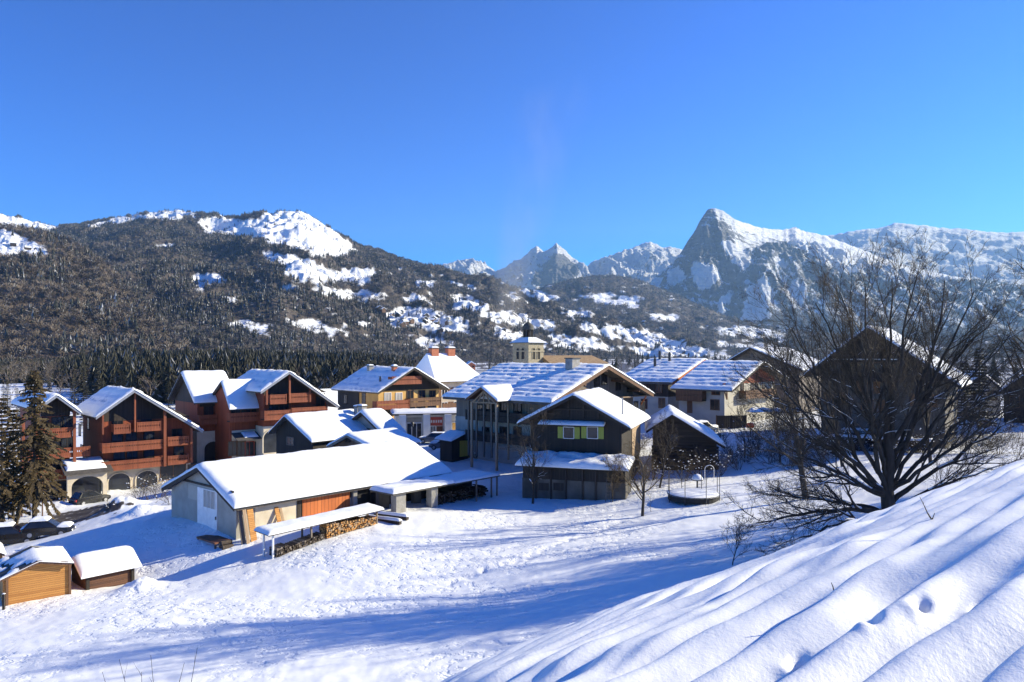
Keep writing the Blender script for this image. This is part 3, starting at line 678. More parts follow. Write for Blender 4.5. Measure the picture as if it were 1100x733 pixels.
# ------------------------------------------------------------------ houses
class House:
    """A gabled building. Front gable plane is given by three photo points at a known distance; u runs along the gable, w away from the viewer."""
    def __init__(s, name, label, cat, th, apex, tipL, tipR, L, gz_=None, of=.9, es=.8, thick=.25, snow=.35, group=None, back=.6):
        s.th = math.radians(th); s.eu = Vector((math.cos(s.th), math.sin(s.th), 0)); s.ew = Vector((-math.sin(s.th), math.cos(s.th), 0))
        A = at(*apex); s.O = Vector((A.x, A.y, 0)); s.L = L; s.of = of; s.thick = thick; s.sn = snow; s.back = back
        s.base = gz(A.x + s.ew.x * L / 2, A.y + s.ew.y * L / 2) if gz_ is None else gz_
        s.O.z = s.base
        s.zA = A.z - s.base
        s.uL, s.zL = s.pl(*tipL, 0); s.uR, s.zR = s.pl(*tipR, 0)
        s.u0 = s.uL + es; s.u1 = s.uR - es
        s.e = thing(name, label, cat, s.O, s.th, group)
    def ray(s, x, y): return Vector(((x - CX) / F, 1, -(y - YH) / F))
    def pl(s, x, y, w):
        """photo point -> (u, z) on the plane at depth w"""
        d = s.ray(x, y); C = Vector((0, 0, CAMZ)); P = s.O + s.ew * w
        p = C + d * ((P - C).dot(s.ew) / d.dot(s.ew)); q = p - s.O
        return q.dot(s.eu), q.z
    def ps(s, x, y, u):
        d = s.ray(x, y); C = Vector((0, 0, CAMZ)); P = s.O + s.eu * u
        p = C + d * ((P - C).dot(s.eu) / d.dot(s.eu)); q = p - s.O
        return q.dot(s.ew), q.z
    def roofz(s, u):
        return s.zA + (s.zL - s.zA) * (u / s.uL) if u < 0 else s.zA + (s.zR - s.zA) * (u / s.uR)
    # --- shell
    def walls(s, mat, name='wall', z0=-3.0, top=None):
        d = s.sn + s.thick * .9
        pts = [(s.u0, z0), (s.u1, z0), (s.u1, s.roofz(s.u1) - d), (0, s.zA - d), (s.u0, s.roofz(s.u0) - d)]
        b = MB(); b.prism(pts, lambda a, c, w: (a, w, c), s.of, s.L - s.back); s.wall = b.build(name, mat, s.e); return s.wall
    def band(s, mat, z0, z1, name, proud=.05, faces=('front', 'left', 'right'), gable=False):
        """cladding over part of the wall's height, standing proud of the wall"""
        b = MB(); d = s.sn + s.thick * .9
        if gable:
            def cut(u): return s.roofz(u) - d
            pts = [(s.u0 - proud, z0)]
            pts += [(s.u1 + proud, z0), (s.u1 + proud, max(z0 + .05, cut(s.u1) - .04)), (0, s.zA - d - .04), (s.u0 - proud, max(z0 + .05, cut(s.u0) - .04))]
            b.prism(pts, lambda a, c, w: (a, w, c), s.of - proud, s.of + .3)
        elif 'front' in faces: b.box(s.u0 - proud, s.u1 + proud, s.of - proud, s.of + .3, z0, z1)
        if 'left' in faces: b.box(s.u0 - proud, s.u0 + .3, s.of + .31, s.L - s.back + proud, z0, min(z1, s.roofz(s.u0) - d - .03))
        if 'right' in faces: b.box(s.u1 - .3, s.u1 + proud, s.of + .31, s.L - s.back + proud, z0, min(z1, s.roofz(s.u1) - d - .03))
        return b.build(name, mat, s.e)
    def roof(s, mat, rows=0.0, bare=-9, seed=1, snowlen=None, trim=None):
        t = s.thick; b = MB(); sn = s.sn
        top = [(s.uL, s.zL - sn), (0, s.zA - sn), (s.uR, s.zR - sn)]
        pts = top + [(s.uR, s.zR - sn - t), (0, s.zA - sn - t), (s.uL, s.zL - sn - t)]
        # two slabs butt at the ridge
        T = lambda a, c, w: (a, w, c)
        b.prism([pts[0], pts[1], pts[4], pts[5]], T, 0, s.L); b.prism([pts[1], pts[2], pts[3], pts[4]], T, 0, s.L)
        s.rf = b.build('roof', mat, s.e)
        if trim:
            b = MB(); q = .05
            for (a0, a1) in ((0, 1), (1, 2)):
                (ua, za), (ub, zb) = top[a0], top[a1]
                b.prism([(ua, za + .02), (ub, zb + .02), (ub, zb - t - .12), (ua, za - t - .12)], T, -q, -.004)
            b.build('bargeboard', trim, s.rf)
        # snow blanket
        nu = max(16, int((s.uR - s.uL) / .28)); nw = max(16, int(s.L / .28)); 
        if nu > 90: nu = 90
        if nw > 90: nw = 90
        ext = .12
        eu = np.r_[0, .004, .012, .024, np.linspace(.04, .96, nu), .976, .988, .996, 1]; ew = np.r_[0, .004, .012, .024, np.linspace(.04, .96, nw), .976, .988, .996, 1]
        U = (s.uL - ext + eu * (s.uR - s.uL + 2 * ext))[None, :] * np.ones((len(ew), 1)); W = (-ext + ew * (s.L + 2 * ext))[:, None] * np.ones((1, len(eu)))
        zr = np.where(U < 0, s.zA + (s.zL - s.zA) * U / s.uL, s.zA + (s.zR - s.zA) * U / s.uR) - sn
        rid = np.exp(-(U / .5) ** 2) * .06
        de = np.minimum(np.minimum(U - s.uL + ext, s.uR + ext - U), np.minimum(W + ext, s.L + ext - W))
        th_ = sn * (1 - np.exp(-np.clip(de, 0, None) / (.05 + sn * .35)))
        x0 = s.O.x + seed * 7
        th_ = th_ * (1 + .30 * fbm(U / 1.7 + x0, W / 1.7, 3, seed)) - rid
        if rows:
            sl_ = np.where(U < 0, -U, U); ph = sl_ / rows + .12 * fbm(U * .8, W / 2.5, 2, seed + 7); fr = ph - np.floor(ph)
            th_ = th_ + sn * .55 * (fr - .5) * np.clip(de * 2, 0, 1) * np.clip(.8 + 1.2 * fbm(U / 2 + 4, W / 2.6, 3, seed + 5), 0, 1.5)
            th_ = np.where(fbm(U / 1.1, W / .8, 3, seed + 9) * .5 + .5 * (fr < .13) > .55, -.03, th_)
        if bare > -9: 
            q = fbm(U / 2.2 + x0, W / 2.0, 3, seed + 3); th_ = np.where((q > bare), -.05, th_)
        th_ = np.where(de <= 1e-6, 0, th_)
        Zt = zr + np.maximum(th_, -.06) + .004
        nr, na = U.shape; idx = np.arange(nr * na).reshape(nr, na)
        f = np.stack([idx[:-1, :-1], idx[:-1, 1:], idx[1:, 1:], idx[1:, :-1]], -1).reshape(-1, 4)
        v = np.stack([U, W, Zt], -1).reshape(-1, 3)
        # underside
        vb = np.stack([U, W, zr - .035], -1).reshape(-1, 3); n = nr * na
        loop = np.r_[idx[0, :], idx[1:, -1], idx[-1, -2::-1], idx[-2:0:-1, 0]]
        sk = np.stack([loop, np.roll(loop, -1), np.roll(loop, -1) + n, loop + n], -1)[:, ::-1]
        np_mesh('roof_snow', np.r_[v, vb], np.r_[f, sk], [M['snow']], smooth=True, parent=s.rf)
        return s.rf
    # --- face mapping: T(along, out, z)
    def T(s, face, w=None):
        if face == 'front':
            y = s.of if w is None else w
            return lambda a, d, z: (a, y - d, z)
        if face == 'left': return lambda a, d, z: (s.u0 - d, a, z)
        if face == 'right': return lambda a, d, z: (s.u1 + d, a, z)
    def on(s, face, x, y, d=0.0):
        if face == 'front': return s.pl(x, y, s.of - d)
        return s.ps(x, y, s.u0 - d if face == 'left' else s.u1 + d)
    def window(s, face, x, y, w, h, fm='wood_brown', pane='glass', shut=None, bars=True, fr=.09, arch=False, name='window', d0=0.0, shut_side=(-1, 1)):
        a, z = s.on(face, x, y, d0); T0 = s.T(face); T = lambda p, d, q: T0(p, d + d0, q)
        b = MB(); e = .07
        a0, a1, z0, z1 = a - w / 2, a + w / 2, z - h / 2, z + h / 2
        b.box(a0 - fr, a0, 0.003, e, z0 - fr, z1 + fr, T=T); b.box(a1, a1 + fr, 0.003, e, z0 - fr, z1 + fr, T=T)
        b.box(a0, a1, 0.003, e, z1, z1 + fr, T=T); b.box(a0, a1, 0.003, e + .05, z0 - fr, z0, T=T)
        if bars: b.box(a - .03, a + .03, .006, e - .015, z0, z1, T=T)
        o = b.build(name, M[fm], s.e)
        b = MB(); b.box(a0, a1, .004, .03, z0, z1, T=T); b.build('pane', M[pane], o)
        if shut:
            for k in shut_side:
                b = MB(); sw = w * .52; c = a + k * (w / 2 + fr + sw / 2 + .03); b.box(c - sw / 2, c + sw / 2, .005, .06, z0 - .04, z1 + .04, T=T); b.build('shutter', M[shut], s.e)
        return o
    def opening(s, face, x, y, w, h, mat='dark_gap', name='doorway', arch=False, d0=0., fm='plaster', n=10):
        """a deep-set dark opening: a surround with a recessed leaf; arched head if asked"""
        a, z = s.on(face, x, y, d0); T0 = s.T(face); T = lambda p, q, d: T0(p, d + d0, q)
        z0, z1 = z - h / 2, z + h / 2; r = w / 2
        def outline(r, zs):
            if not arch: return [(a - r, z0), (a - r, z1 + (r - w / 2)), (a + r, z1 + (r - w / 2)), (a + r, z0)]
            p = [(a - r, z0)]
            for i in range(n + 1):
                t = math.pi * (1 - i / n); p.append((a + r * math.cos(t), z1 - w / 2 * .8 + r * .8 * math.sin(t)))
            return p + [(a + r, z0)]
        o_in = outline(w / 2, 0); o_out = outline(w / 2 + .16, 0); b = MB()
        for i in range(len(o_in) - 1):
            b.prism([o_in[i], o_in[i + 1], o_out[i + 1], o_out[i]], T, .003, .12)
        o = b.build(name, M[fm], s.e)
        b = MB(); b.prism(o_in, T, .003, .02); b.build('door_leaf' if name == 'doorway' else 'pane', M[mat], o)
        return o
    def balcony(s, face, p0, p1, depth=1.2, h=1.0, mat='wood_redrail', slab='wood_dark', name='balcony', z=None, fret=True):
        """p0, p1: photo points of the foot of the rail at both ends"""
        a0, z0 = s.on(face, *p0, depth); a1, z1 = s.on(face, *p1, depth); z0 = (z0 + z1) / 2 if z is None else z
        if a1 < a0: a0, a1 = a1, a0
        T = s.T(face); b = MB(); b.box(a0, a1, .004, depth - .03, z0 - .16, z0, T=T); o = b.build(name, M[slab], s.e)
        b = MB(); b.box(a0, a1, depth - .07, depth + .03, z0 + h - .12, z0 + h, T=T); b.box(a0, a1, depth - .06, depth + .02, z0 - .2, z0 + .12, T=T)
        n = max(3, int((a1 - a0) / .2)); w = (a1 - a0) / n
        for i in range(n):
            c = a0 + (i + .5) * w; k = .36 if fret else .5
            b.box(c - w * .5 * .96, c + w * .5 * .96, depth - .05, depth, z0 + .1, z0 + .1 + (h - .2) * .38, T=T)
            b.box(c - w * k * .72, c + w * k * .72, depth - .05, depth, z0 + .1 + (h - .2) * .38, z0 + .1 + (h - .2) * .62, T=T)
            b.box(c - w * .5 * .96, c + w * .5 * .96, depth - .05, depth, z0 + .1 + (h - .2) * .62, z0 + h - .1, T=T)
        for c in (a0 + .06, a1 - .06): b.box(c - .05, c + .05, depth - .09, depth + .04, z0 - .1, z0 + h + .04, T=T)
        for c in (a0, a1):
            b.box(c - .03, c + .03, .01, depth - .1, z0 + .05, z0 + h - .04, T=T)
        b.build('railing', M[mat], o); return o
    def post(s, face, x, ytop, ybot, d, w=.22, mat='wood_redrail', name='post'):
        a, z1 = s.on(face, x, ytop, d); _, z0 = s.on(face, x, ybot, d); T = s.T(face); b = MB()
        b.box(a - w / 2, a + w / 2, d - w / 2, d + w / 2, z0, z1, T=T); return b.build(name, M[mat], s.e)
    def panel(s, face, x0, y0, x1, y1, mat, name='panel', d0=.06, thick=.05):
        a0, za = s.on(face, x0, y0, d0); a1, zb = s.on(face, x1, y1, d0); T = s.T(face); b = MB()
        b.box(min(a0, a1), max(a0, a1), d0 - thick, d0, min(za, zb), max(za, zb), T=T); return b.build(name, M[mat], s.e)
    def chimney(s, u, w, h, size=(.9, .9), mat='brick', cap='tile', snow=.18, pots=0):
        z = s.roofz(u) - s.sn; b = MB(); a, c = size[0] / 2, size[1] / 2
        b.box(u - a, u + a, w - c, w + c, z - .5, z + h); o = b.build('chimney', M[mat], s.rf)
        b = MB(); b.box(u - a - .1, u + a + .1, w - c - .1, w + c + .1, z + h + .002, z + h + .13); k = b.build('chimney_cap', M[cap], o)
        if snow:
            snow_pad('chimney_snow', (u - a - .08, u + a + .08, w - c - .08, w + c + .08), z + h + .135, snow, o)
        return o
    def pipe(s, u, w, h, r=.16, mat='metal_dark'):
        z = s.roofz(u) - s.sn; b = MB(); b.tube((u, w, z - .3), (u, w, z + h), r, n=10); b.tube((u, w, z + h + .08), (u, w, z + h + .16), r * 1.6, r * 1.2, n=10)
        b.tube((u, w, z + h), (u, w, z + h + .08), r * .5, n=6); return b.build('chimney_pipe', M[mat], s.rf)

def snow_pad(name, rect, z, t, parent=None, n=(10, 10), T=None, wob=.25, seed=0):
    x0, x1, y0, y1 = rect
    e = lambda k: np.r_[0, .01, .03, .06, np.linspace(.12, .88, k), .94, .97, .99, 1]
    a = e(n[0]); c = e(n[1]); X = (x0 + a * (x1 - x0))[None, :] * np.ones((len(c), 1)); Y = (y0 + c * (y1 - y0))[:, None] * np.ones((1, len(a)))
    de = np.minimum(np.minimum(X - x0, x1 - X), np.minimum(Y - y0, y1 - Y))
    Z = z + t * (1 - np.exp(-de / (.03 + t * .3))) * (1 + wob * fbm(X / 1.3 + seed * 3.7, Y / 1.3, 3, seed))
    nr, na = X.shape; idx = np.arange(nr * na).reshape(nr, na); nn = nr * na
    f = np.stack([idx[:-1, :-1], idx[:-1, 1:], idx[1:, 1:], idx[1:, :-1]], -1).reshape(-1, 4)
    loop = np.r_[idx[0, :], idx[1:, -1], idx[-1, -2::-1], idx[-2:0:-1, 0]]
    sk = np.stack([loop, np.roll(loop, -1), np.roll(loop, -1) + nn, loop + nn], -1)[:, ::-1]
    v = np.r_[np.stack([X, Y, Z], -1).reshape(-1, 3), np.stack([X, Y, Z * 0 + z], -1).reshape(-1, 3)]
    if T: v = np.array([T(*p) for p in v])
    return np_mesh(name, v, np.r_[f, sk], [M['snow']], smooth=True, parent=parent)

# ---- the barn in front
H = House('barn', 'long grey barn with a white door, an orange board wall and thick roof snow', 'barn', -41.3, (212.5, 496, 59.8), (174, 519), (252, 539), 22.5, 0.0, of=.5, es=.7, thick=.22, snow=.42)
H.walls(M['plaster_grey']); H.roof(M['slate'], trim=M['wood_dark'], seed=3)
b = MB(); T = H.T('front'); a, z = H.on('front', 223.5, 548); a0, za = H.on('front', 213, 523); a1, zb = H.on('front', 234, 574)
b.box(a0, a1, .003, .08, min(za, zb) - .3, max(za, zb), T=T); dr = b.build('door', M['white_paint'], H.e)
q0, r0 = H.on('front', 220, 526); q1, r1 = H.on('front', 232, 545); zt = max(r0, r1)
b = MB(); b.box(q0, q1, .085, .1, zt - 1.35, zt, T=T); pn = b.build('pane', M['curtain'], dr)
b = MB()
for i in range(4):
    c = q0 + (q1 - q0) * i / 3; b.box(c - .025, c + .025, .1, .125, zt - 1.37, zt + .02, T=T)
b.build('glazing_bar', M['white_paint'], dr)
b = MB(); b.box(a1 - .16, a1 - .08, .09, .16, .9, 1.15, T=T); b.build('handle', M['metal_dark'], dr)
H.panel('front', 202, 520, 212.3, 538, 'plaster_pale', 'patch', .02, .017)
b = MB(); a2, z2 = H.on('front', 198, 515); a3, z3 = H.on('front', 243, 524); b.box(H.u0 + .3, H.u1 - .3, .004, .12, z2 - .12, z2 + .02, T=T); b.build('ledge', M['wood_dark'], H.e)
# side wall: cream plaster brightened to paint the sun on it, dark door, orange boards with a glazed strip, then shade painted over the open bays
H.panel('right', 274, 541, 318, 568, 'plaster', 'patch', .02, .017)
ow = H.panel('right', 325, 533, 376, 557, 'wood_orange', 'board_wall', .12, .11)
a0, z0 = H.on('right', 325, 531); a1, z1 = H.on('right', 376, 531); T = H.T('right'); zt = z1 + .55
b = MB(); b.box(a0, a1, .004, .05, zt - .75, zt, T=T); gs = b.build('pane', M['glass'], ow)
b = MB(); n = 7
for i in range(n + 1):
    c = a0 + (a1 - a0) * i / n; b.box(c - .05, c + .05, .05, .11, zt - .8, zt + .05, T=T)
b.box(a0, a1, .05, .11, zt - .85, zt - .751, T=T); b.build('window_frame', M['wood_dark'], ow)
H.panel('right', 319.5, 536, 324.5, 562, 'wood_dark', 'door', .07, .065)
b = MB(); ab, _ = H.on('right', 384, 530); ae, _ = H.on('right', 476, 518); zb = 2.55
b.box(ab, ae, .004, .05, -.5, zb, T=T); b.build('bay_shade', M['dark_gap'], H.e)  # flat dark sheet paints the shade inside the open bays
for x in (380.5, 402, 425, 450):
    a0, _ = H.on('right', x, 530, .15); b = MB(); b.box(a0 - .2, a0 + .2, .052, .32, -.6, zb + .1, T=T); b.build('pillar', M['concrete'], H.e)
b = MB(); b.box(H.of - .3, H.L - .8, .4, .62, H.roofz(H.uR - .25) - H.sn - .42, H.roofz(H.uR - .25) - H.sn - .24, T=T); b.build('eave_beam', M['wood_grey'], H.e)
BARN = H
# planks leaning on the barn, a rusty platform at its foot
def leaning(x, ybot, ytop, face, out, wd, name, label, cat, mat, group=None, lean=.9):
    a, _ = BARN.on(face, x, ybot, out); Tw = BARN.T(face); ew, eu = BARN.ew, BARN.eu
    p = Tw(a, out, 0); P = BARN.O + BARN.eu * p[0] + BARN.ew * p[1]; P.z = gz(P.x, P.y) - .05
    h = (ybot - ytop) / F * P.y; q = Tw(a + .05, out - lean, 0); Q = BARN.O + BARN.eu * q[0] + BARN.ew * q[1]
    d = Vector((Q.x - P.x, Q.y - P.y, h)); s = BARN.ew * (wd / 2) if face == 'right' else BARN.eu * (wd / 2); t = BARN.eu * .03
    b = MB(); v = []
    for k in (Vector((0, 0, 0)), d): v += [k - s - t, k + s - t, k + s + t, k - s + t]
    b.hexa(v); o = b.build(name, M[mat]); o.location = P; return tag(o, label, cat, group)
leaning(262, 584, 541, 'right', 1.1, .35, 'plank', 'broad grey plank leaning at the near corner of the grey barn', 'plank', 'wood_grey')
leaning(267, 584, 540, 'right', 1.3, .28, 'plank', 'narrow pale plank leaning upright between two wider ones at the barn corner', 'plank', 'wood_pale')
leaning(273, 583, 541, 'right', 1.2, .5, 'plank', 'wide tan plank leaning on the barn wall beside the corner planks', 'plank', 'wood_hut')
leaning(302, 566, 541, 'right', .8, .35, 'plank', 'short tan board leaning mid-wall on the barn beside the dark door', 'plank', 'wood_hut')
leaning(306, 565, 540, 'right', .7, .22, 'plank', 'thin pale batten leaning next to a short tan board on the barn wall', 'plank', 'wood_pale')
p = BARN.O + BARN.eu * (BARN.u1 - 1.3) + BARN.ew * (-.6); zz = gz(p.x, p.y)
t = thing('platform', 'rusty brown loading platform at the foot of the grey barn gable', 'platform', (p.x, p.y, zz), BARN.th)
b = MB(); b.box(-1.6, 1.3, -.6, .7, .12, .24); b.build('deck', M['rust'], t)
for x in (-1.5, 1.2):
    for y in (-.5, .6):
        b = MB(); b.box(x - .06, x + .06, y - .06, y + .06, -.6, .117); b.build('leg', M['metal_dark'], t)
p = BARN.O + BARN.eu * (BARN.u1 + .2) + BARN.ew * (-.9); zz = gz(p.x, p.y)
b = MB()
for i, (dx, dz) in enumerate(((0, .18), (.36, .16), (.17, .46))): b.tube((dx, 0, dz), (dx + .05, .8, dz), .17, n=10)
o = b.build('log_pile', M['log_dark']); o.location = (p.x, p.y, zz); o.rotation_euler.z = BARN.th; tag(o, 'small heap of round logs by the barn corner planks', 'log pile')

# ---- left red chalet block
def mats(*k): return [M[i] for i in k]
H = House('chalet', 'red-brown timber apartment chalet with stacked balconies over cream arcades, its snow roof shaded blue', 'chalet', 42, (144.5, 416, 97), (103, 445), (218, 460), 13, -4.3, of=1.7, es=1.2, thick=.3, snow=.3)
H.walls(M['wood_red']); H.roof(M['tile'], trim=M['metal_grey'], seed=5, rows=1.2)
zc = H.on('front', 145, 503)[1]
H.band(M['plaster'], -3.2, zc, 'plinth_wall', .08)
H.band(M['wood_dark'], H.on('front', 150, 451)[1], 0, 'gable_facing', .04, faces=('front',), gable=True)  # dark gable colour paints in the shade of the recess under the roof
H.balcony('front', (122, 465.5), (140.5, 463.5), 1.3, 1.05); H.balcony('front', (147, 463), (173, 460.5), 1.3, 1.05)
H.balcony('front', (109.5, 487), (176, 479), 1.3, 1.05); H.balcony('front', (180, 478.5), (203, 476), 1.3, 1.05)
H.balcony('front', (109.5, 506), (176, 499), 1.3, 1.05); H.balcony('front', (180, 498.5), (203, 496.5), 1.3, 1.05)
for x, y0, y1 in ((110.5, 446, 467), (145, 420, 464), (177, 441, 501), (205.5, 460, 497)):
    H.post('front', x, y0, y1, 1.3, .34 if x in (177, 205.5) else .2)
for x, y in ((126, 455), (157, 452), (126, 473), (141, 472), (160, 470), (190, 468), (128, 492), (142, 491), (160, 489), (192, 487)):
    H.window('front', x, y, 1.2, 1.7, 'wood_dark', bars=True)
for x, y, w, h in ((128, 520.5, 2.6, 2.9), (157.5, 517.5, 2.6, 2.9)): H.opening('front', x, y, w, h, 'glass', 'arched_doorway', True, d0=.09)
H.window('front', 186, 507, 3.2, 1.9, 'wood_brown', bars=True, d0=.09)
H.window('front', 207, 506, 1.2, 1.7, 'wood_brown', d0=.09)
for x, y in ((86, 462), (95, 455), (88, 484)): H.window('left', x, y, 1.1, 1.5, 'wood_dark')
CHA = H
# lower wing to its left
W = House('chalet_wing', 'lower wing of the left red chalet, gable half hidden by the roadside fir', 'chalet', 42, (61, 421, 92), (38, 437), (87, 440), 17, -4.3, of=1.7, es=.9, thick=.3, snow=.3)
W.walls(M['wood_red']); W.roof(M['tile'], trim=M['metal_grey'], seed=8, rows=1.2)
W.band(M['plaster'], -3.2, W.on('front', 60, 515)[1], 'plinth_wall', .08)
W.band(M['wood_dark'], W.on('front', 60, 447)[1], 0, 'gable_facing', .04, faces=('front',), gable=True)  # recess shade of the wing gable put into its dark colour
W.balcony('front', (34, 471), (78, 468), 1.3, 1.05); W.balcony('front', (30, 495), (97, 487), 1.3, 1.05); W.balcony('front', (30, 517), (78, 512), 1.3, 1.05)
for x, y in ((45, 457), (62, 456), (72, 455), (40, 480), (58, 478), (72, 477), (45, 503), (62, 501)): W.window('front', x, y, 1.2, 1.7, 'wood_dark')
W.window('front', 60, 527, 3.4, 2.2, 'wood_brown', d0=.09); W.window('front', 35, 529, 2.6, 2.2, 'wood_brown', d0=.09)
W.post('front', 80, 440, 513, 1.3, .3); W.post('front', 25, 446, 517, 1.3, .3)
# shop porch between the two with an arch and a snowy pent roof
pt = thing('arcade_porch', 'cream arched porch with a small snowy pent roof between the red chalets', 'porch', at(94, 536, 93), math.radians(42))
b = MB(); Tp = lambda a, c, d: (a, d, c)
b.prism([(-2.2, -1), (-1.75, -1), (-1.75, 1.6), (-2.2, 3.2)], Tp, 0, .5); b.prism([(1.75, -1), (2.2, -1), (2.2, 3.2), (1.75, 1.6)], Tp, 0, .5)
arc = [(1.75 * math.cos(math.pi * (1 - i / 10)), 1.6 + 1.2 * math.sin(math.pi * (1 - i / 10))) for i in range(11)]
for i in range(10): b.prism([arc[i], arc[i + 1], (-2.2 + 4.4 * (i + 1) / 10, 3.2), (-2.2 + 4.4 * i / 10, 3.2)], Tp, 0, .5)
b.build('arch', M['plaster'], pt)
b = MB(); b.prism([(-.6, 3.22), (3.2, 4.6), (3.2, 4.8), (-.6, 3.42)], lambda a, c, d: (d, a, c), -2.6, 2.8); rf = b.build('roof', M['tile'], pt)
snow_pad('roof_snow', (-2.3, 2.2, 0, 2.9), 0, .25, rf, T=lambda x, y, z: (x, y, 3.68 + .363 * y + z))
b = MB(); b.box(-1.74, 1.74, .9, 1.0, -1, 2.9); b.build('door', M['glass'], pt)
# ---- second red chalet
H = House('chalet', 'second red timber chalet with a lit balcony gable behind the small black barn', 'chalet', 42, (311, 396.5, 106), (280, 418), (364, 434), 13, -1.5, of=1.7, es=1.2, thick=.3, snow=.3)
H.walls(M['wood_red']); H.roof(M['tile'], trim=M['metal_grey'], seed=12, rows=1.2)
H.band(M['plaster'], -3.2, H.on('front', 290, 458)[1], 'plinth_wall', .08)
H.band(M['wood_dark'], H.on('front', 311, 423)[1], 0, 'gable_facing', .04, faces=('front',), gable=True)  # gable darkened in colour for the shade of its recess
H.balcony('front', (290, 433.5), (308, 432), 1.3, 1.15); H.balcony('front', (312, 432), (331.5, 430), 1.3, 1.15)
H.balcony('front', (284, 451), (312, 448.5), 1.3, 1.15); H.balcony('front', (313, 448), (352, 444), 1.3, 1.15)
for x, y0, y1 in ((286.5, 417, 435), (311, 401, 433), (333, 416, 432)): H.post('front', x, y0, y1, 1.3, .24)
for x, y in ((296, 424), (305, 423), (320, 422), (344, 430), (294, 442), (305, 441)): H.window('front', x, y, 1.3, 1.9, 'wood_dark')
H.opening('front', 293, 474, 2.8, 3.2, 'glass', 'arched_doorway', True, d0=.09)
# its tower-like left block: ridge runs along the street front
H2 = House('chalet_tower', 'tall red chalet block with a steep bright snow roof left of the second red chalet', 'chalet', -48, (195, 397.5, 110), (181, 426), (209, 429.5), 6.3, -2.0, of=.7, es=.9, thick=.3, snow=.35)
H2.walls(M['wood_red']); H2.roof(M['tile'], trim=M['wood_dark'], seed=15, bare=.62)
zf = H2.on('right', 228, 463)[1]; ze = H2.roofz(H2.u1) - .7
H2.band(M['plaster'], -3, zf, 'plinth_wall', .08, faces=('front', 'right'))
H2.band(M['wood_dark'], ze - 1.1, ze, 'eave_band', .05, faces=('right',))  # darker strip along the top of the wall
H2.band(M['wood_dark'], ze - .6, 0, 'gable_facing', .04, faces=('front',), gable=True)
H2.balcony('right', (214.5, 455.5), (243, 453.5), 1.1, 1.2)
H2.window('right', 224, 442, 1.2, 1.5, 'wood_dark'); H2.window('right', 237, 441, 1.2, 1.5, 'wood_dark')
H2.opening('right', 229, 485, 2.6, 2.9, 'wood_dark', 'arched_doorway', True, d0=.08)
# middle block between tower and gable
H3 = House('chalet_middle', 'low red chalet middle block with a shop front under a snowy pent roof', 'chalet', -48, (238, 407, 106), (222, 430), (247, 436), 5.4, -2.0, of=.3, es=.9, thick=.3, snow=.35)
H3.walls(M['wood_red']); H3.roof(M['tile'], trim=M['wood_dark'], seed=18)
H3.balcony('right', (247, 453), (279, 450.5), 1.1, 1.1)
for x in (253, 264, 275): H3.window('right', x, 443, 1.2, 1.7, 'wood_dark')
H3.band(M['plaster'], -3, H3.on('right', 262, 462)[1], 'plinth_wall', .06, faces=('right',))
w_, z_ = H3.on('right', 264, 468); T = H3.T('right')
b = MB(); b.prism([(.07, z_ + .5), (2.1, z_ - .3), (2.1, z_ - .42), (.07, z_ + .38)], lambda a, c, d: T(d, a, c), H3.of + .2, H3.L - .3); rf = b.build('pent_roof', M['tile'], H3.e)
snow_pad('roof_snow', (.25, 1.7, H3.of + 1.5, H3.L - 1.6), 0, .22, rf, T=lambda a, d, z: T(d, a, z_ + .53 - (a - .06) * .394 + z))
for x, m in ((250, 'wood_brown'), (259, 'wood_brown'), (268, 'red_sign'), (278, 'wood_brown')):
    H3.window('right', x, 482, 1.2, 1.9, m, d0=.07)

# ---- small black barn roofs in front of it
H = House('black_barn', 'small black barn with a bright snow roof in front of the second red chalet', 'barn', -38, (306, 443.5, 88), (289, 461.5), (335, 471), 10.5, -1.2, of=.6, es=.6, thick=.22, snow=.35)
H.walls(M['wood_black']); H.roof(M['slate'], trim=M['wood_dark'], seed=21)
H.window('front', 312, 474, 1.2, .8, 'wood_grey')
H.chimney(1.5, 9.8, 1.3, (.7, .7), 'concrete', 'tile')
H = House('low_house', 'low house with a broad lit snow roof behind the long barn ridge', 'house', -38, (388, 439, 92), (366, 456), (412, 463), 3.6, -.8, of=.6, es=.5, thick=.25, snow=.4)
H.walls(M['plaster_grey']); H.roof(M['slate'], trim=M['wood_dark'], seed=24)
H.chimney(-1.2, 1.2, 1.2, (.75, .75), 'concrete', 'tile')
H.window('front', 395, 464, .9, .7, 'wood_dark')
H = House('shed', 'low brown-gabled shed buried in snow just above the long barn ridge', 'shed', -38, (373, 464, 80), (352, 476), (400, 478), 7, -.6, of=.5, es=.5, thick=.2, snow=.3)
H.walls(M['wood_brown']); H.roof(M['slate'], trim=M['wood_grey'], seed=27); H.window('front', 374, 472, .7, .5, 'wood_dark')
# ---- yellow house
H = House('yellow_house', 'yellow chalet with red balconies and a dark timber gable under a streaked snow roof', 'house', 42, (445, 393, 120), (406, 419.5), (482, 416), 14.8, .8, of=1.5, es=1.0, thick=.3, snow=.25)
H.walls(M['plaster_yellow']); H.roof(M['tile'], trim=M['wood_dark'], rows=1.3, seed=31)
zg = H.on('front', 440, 419)[1]
H.band(M['wood_black'], zg, 0, 'gable_facing', .06, faces=('front',), gable=True)
H.balcony('front', (421, 413), (453, 410.5), 1.1, 1.1, 'wood_redrail'); H.balcony('front', (404.5, 440), (440, 437), 1.2, 1.2, 'wood_redrail'); H.balcony('front', (440.5, 437), (474, 433.5), 1.2, 1.2, 'wood_brown')
a0, z0 = H.on('left', 359, 440); a1, _ = H.on('left', 386, 440); T = H.T('left'); b = MB(); b.box(a1, H.L - H.back + .05, .003, .1, 0, H.roofz(H.u0) - .6, T=T); b.build('side_boarding', M['wood_black'], H.e)
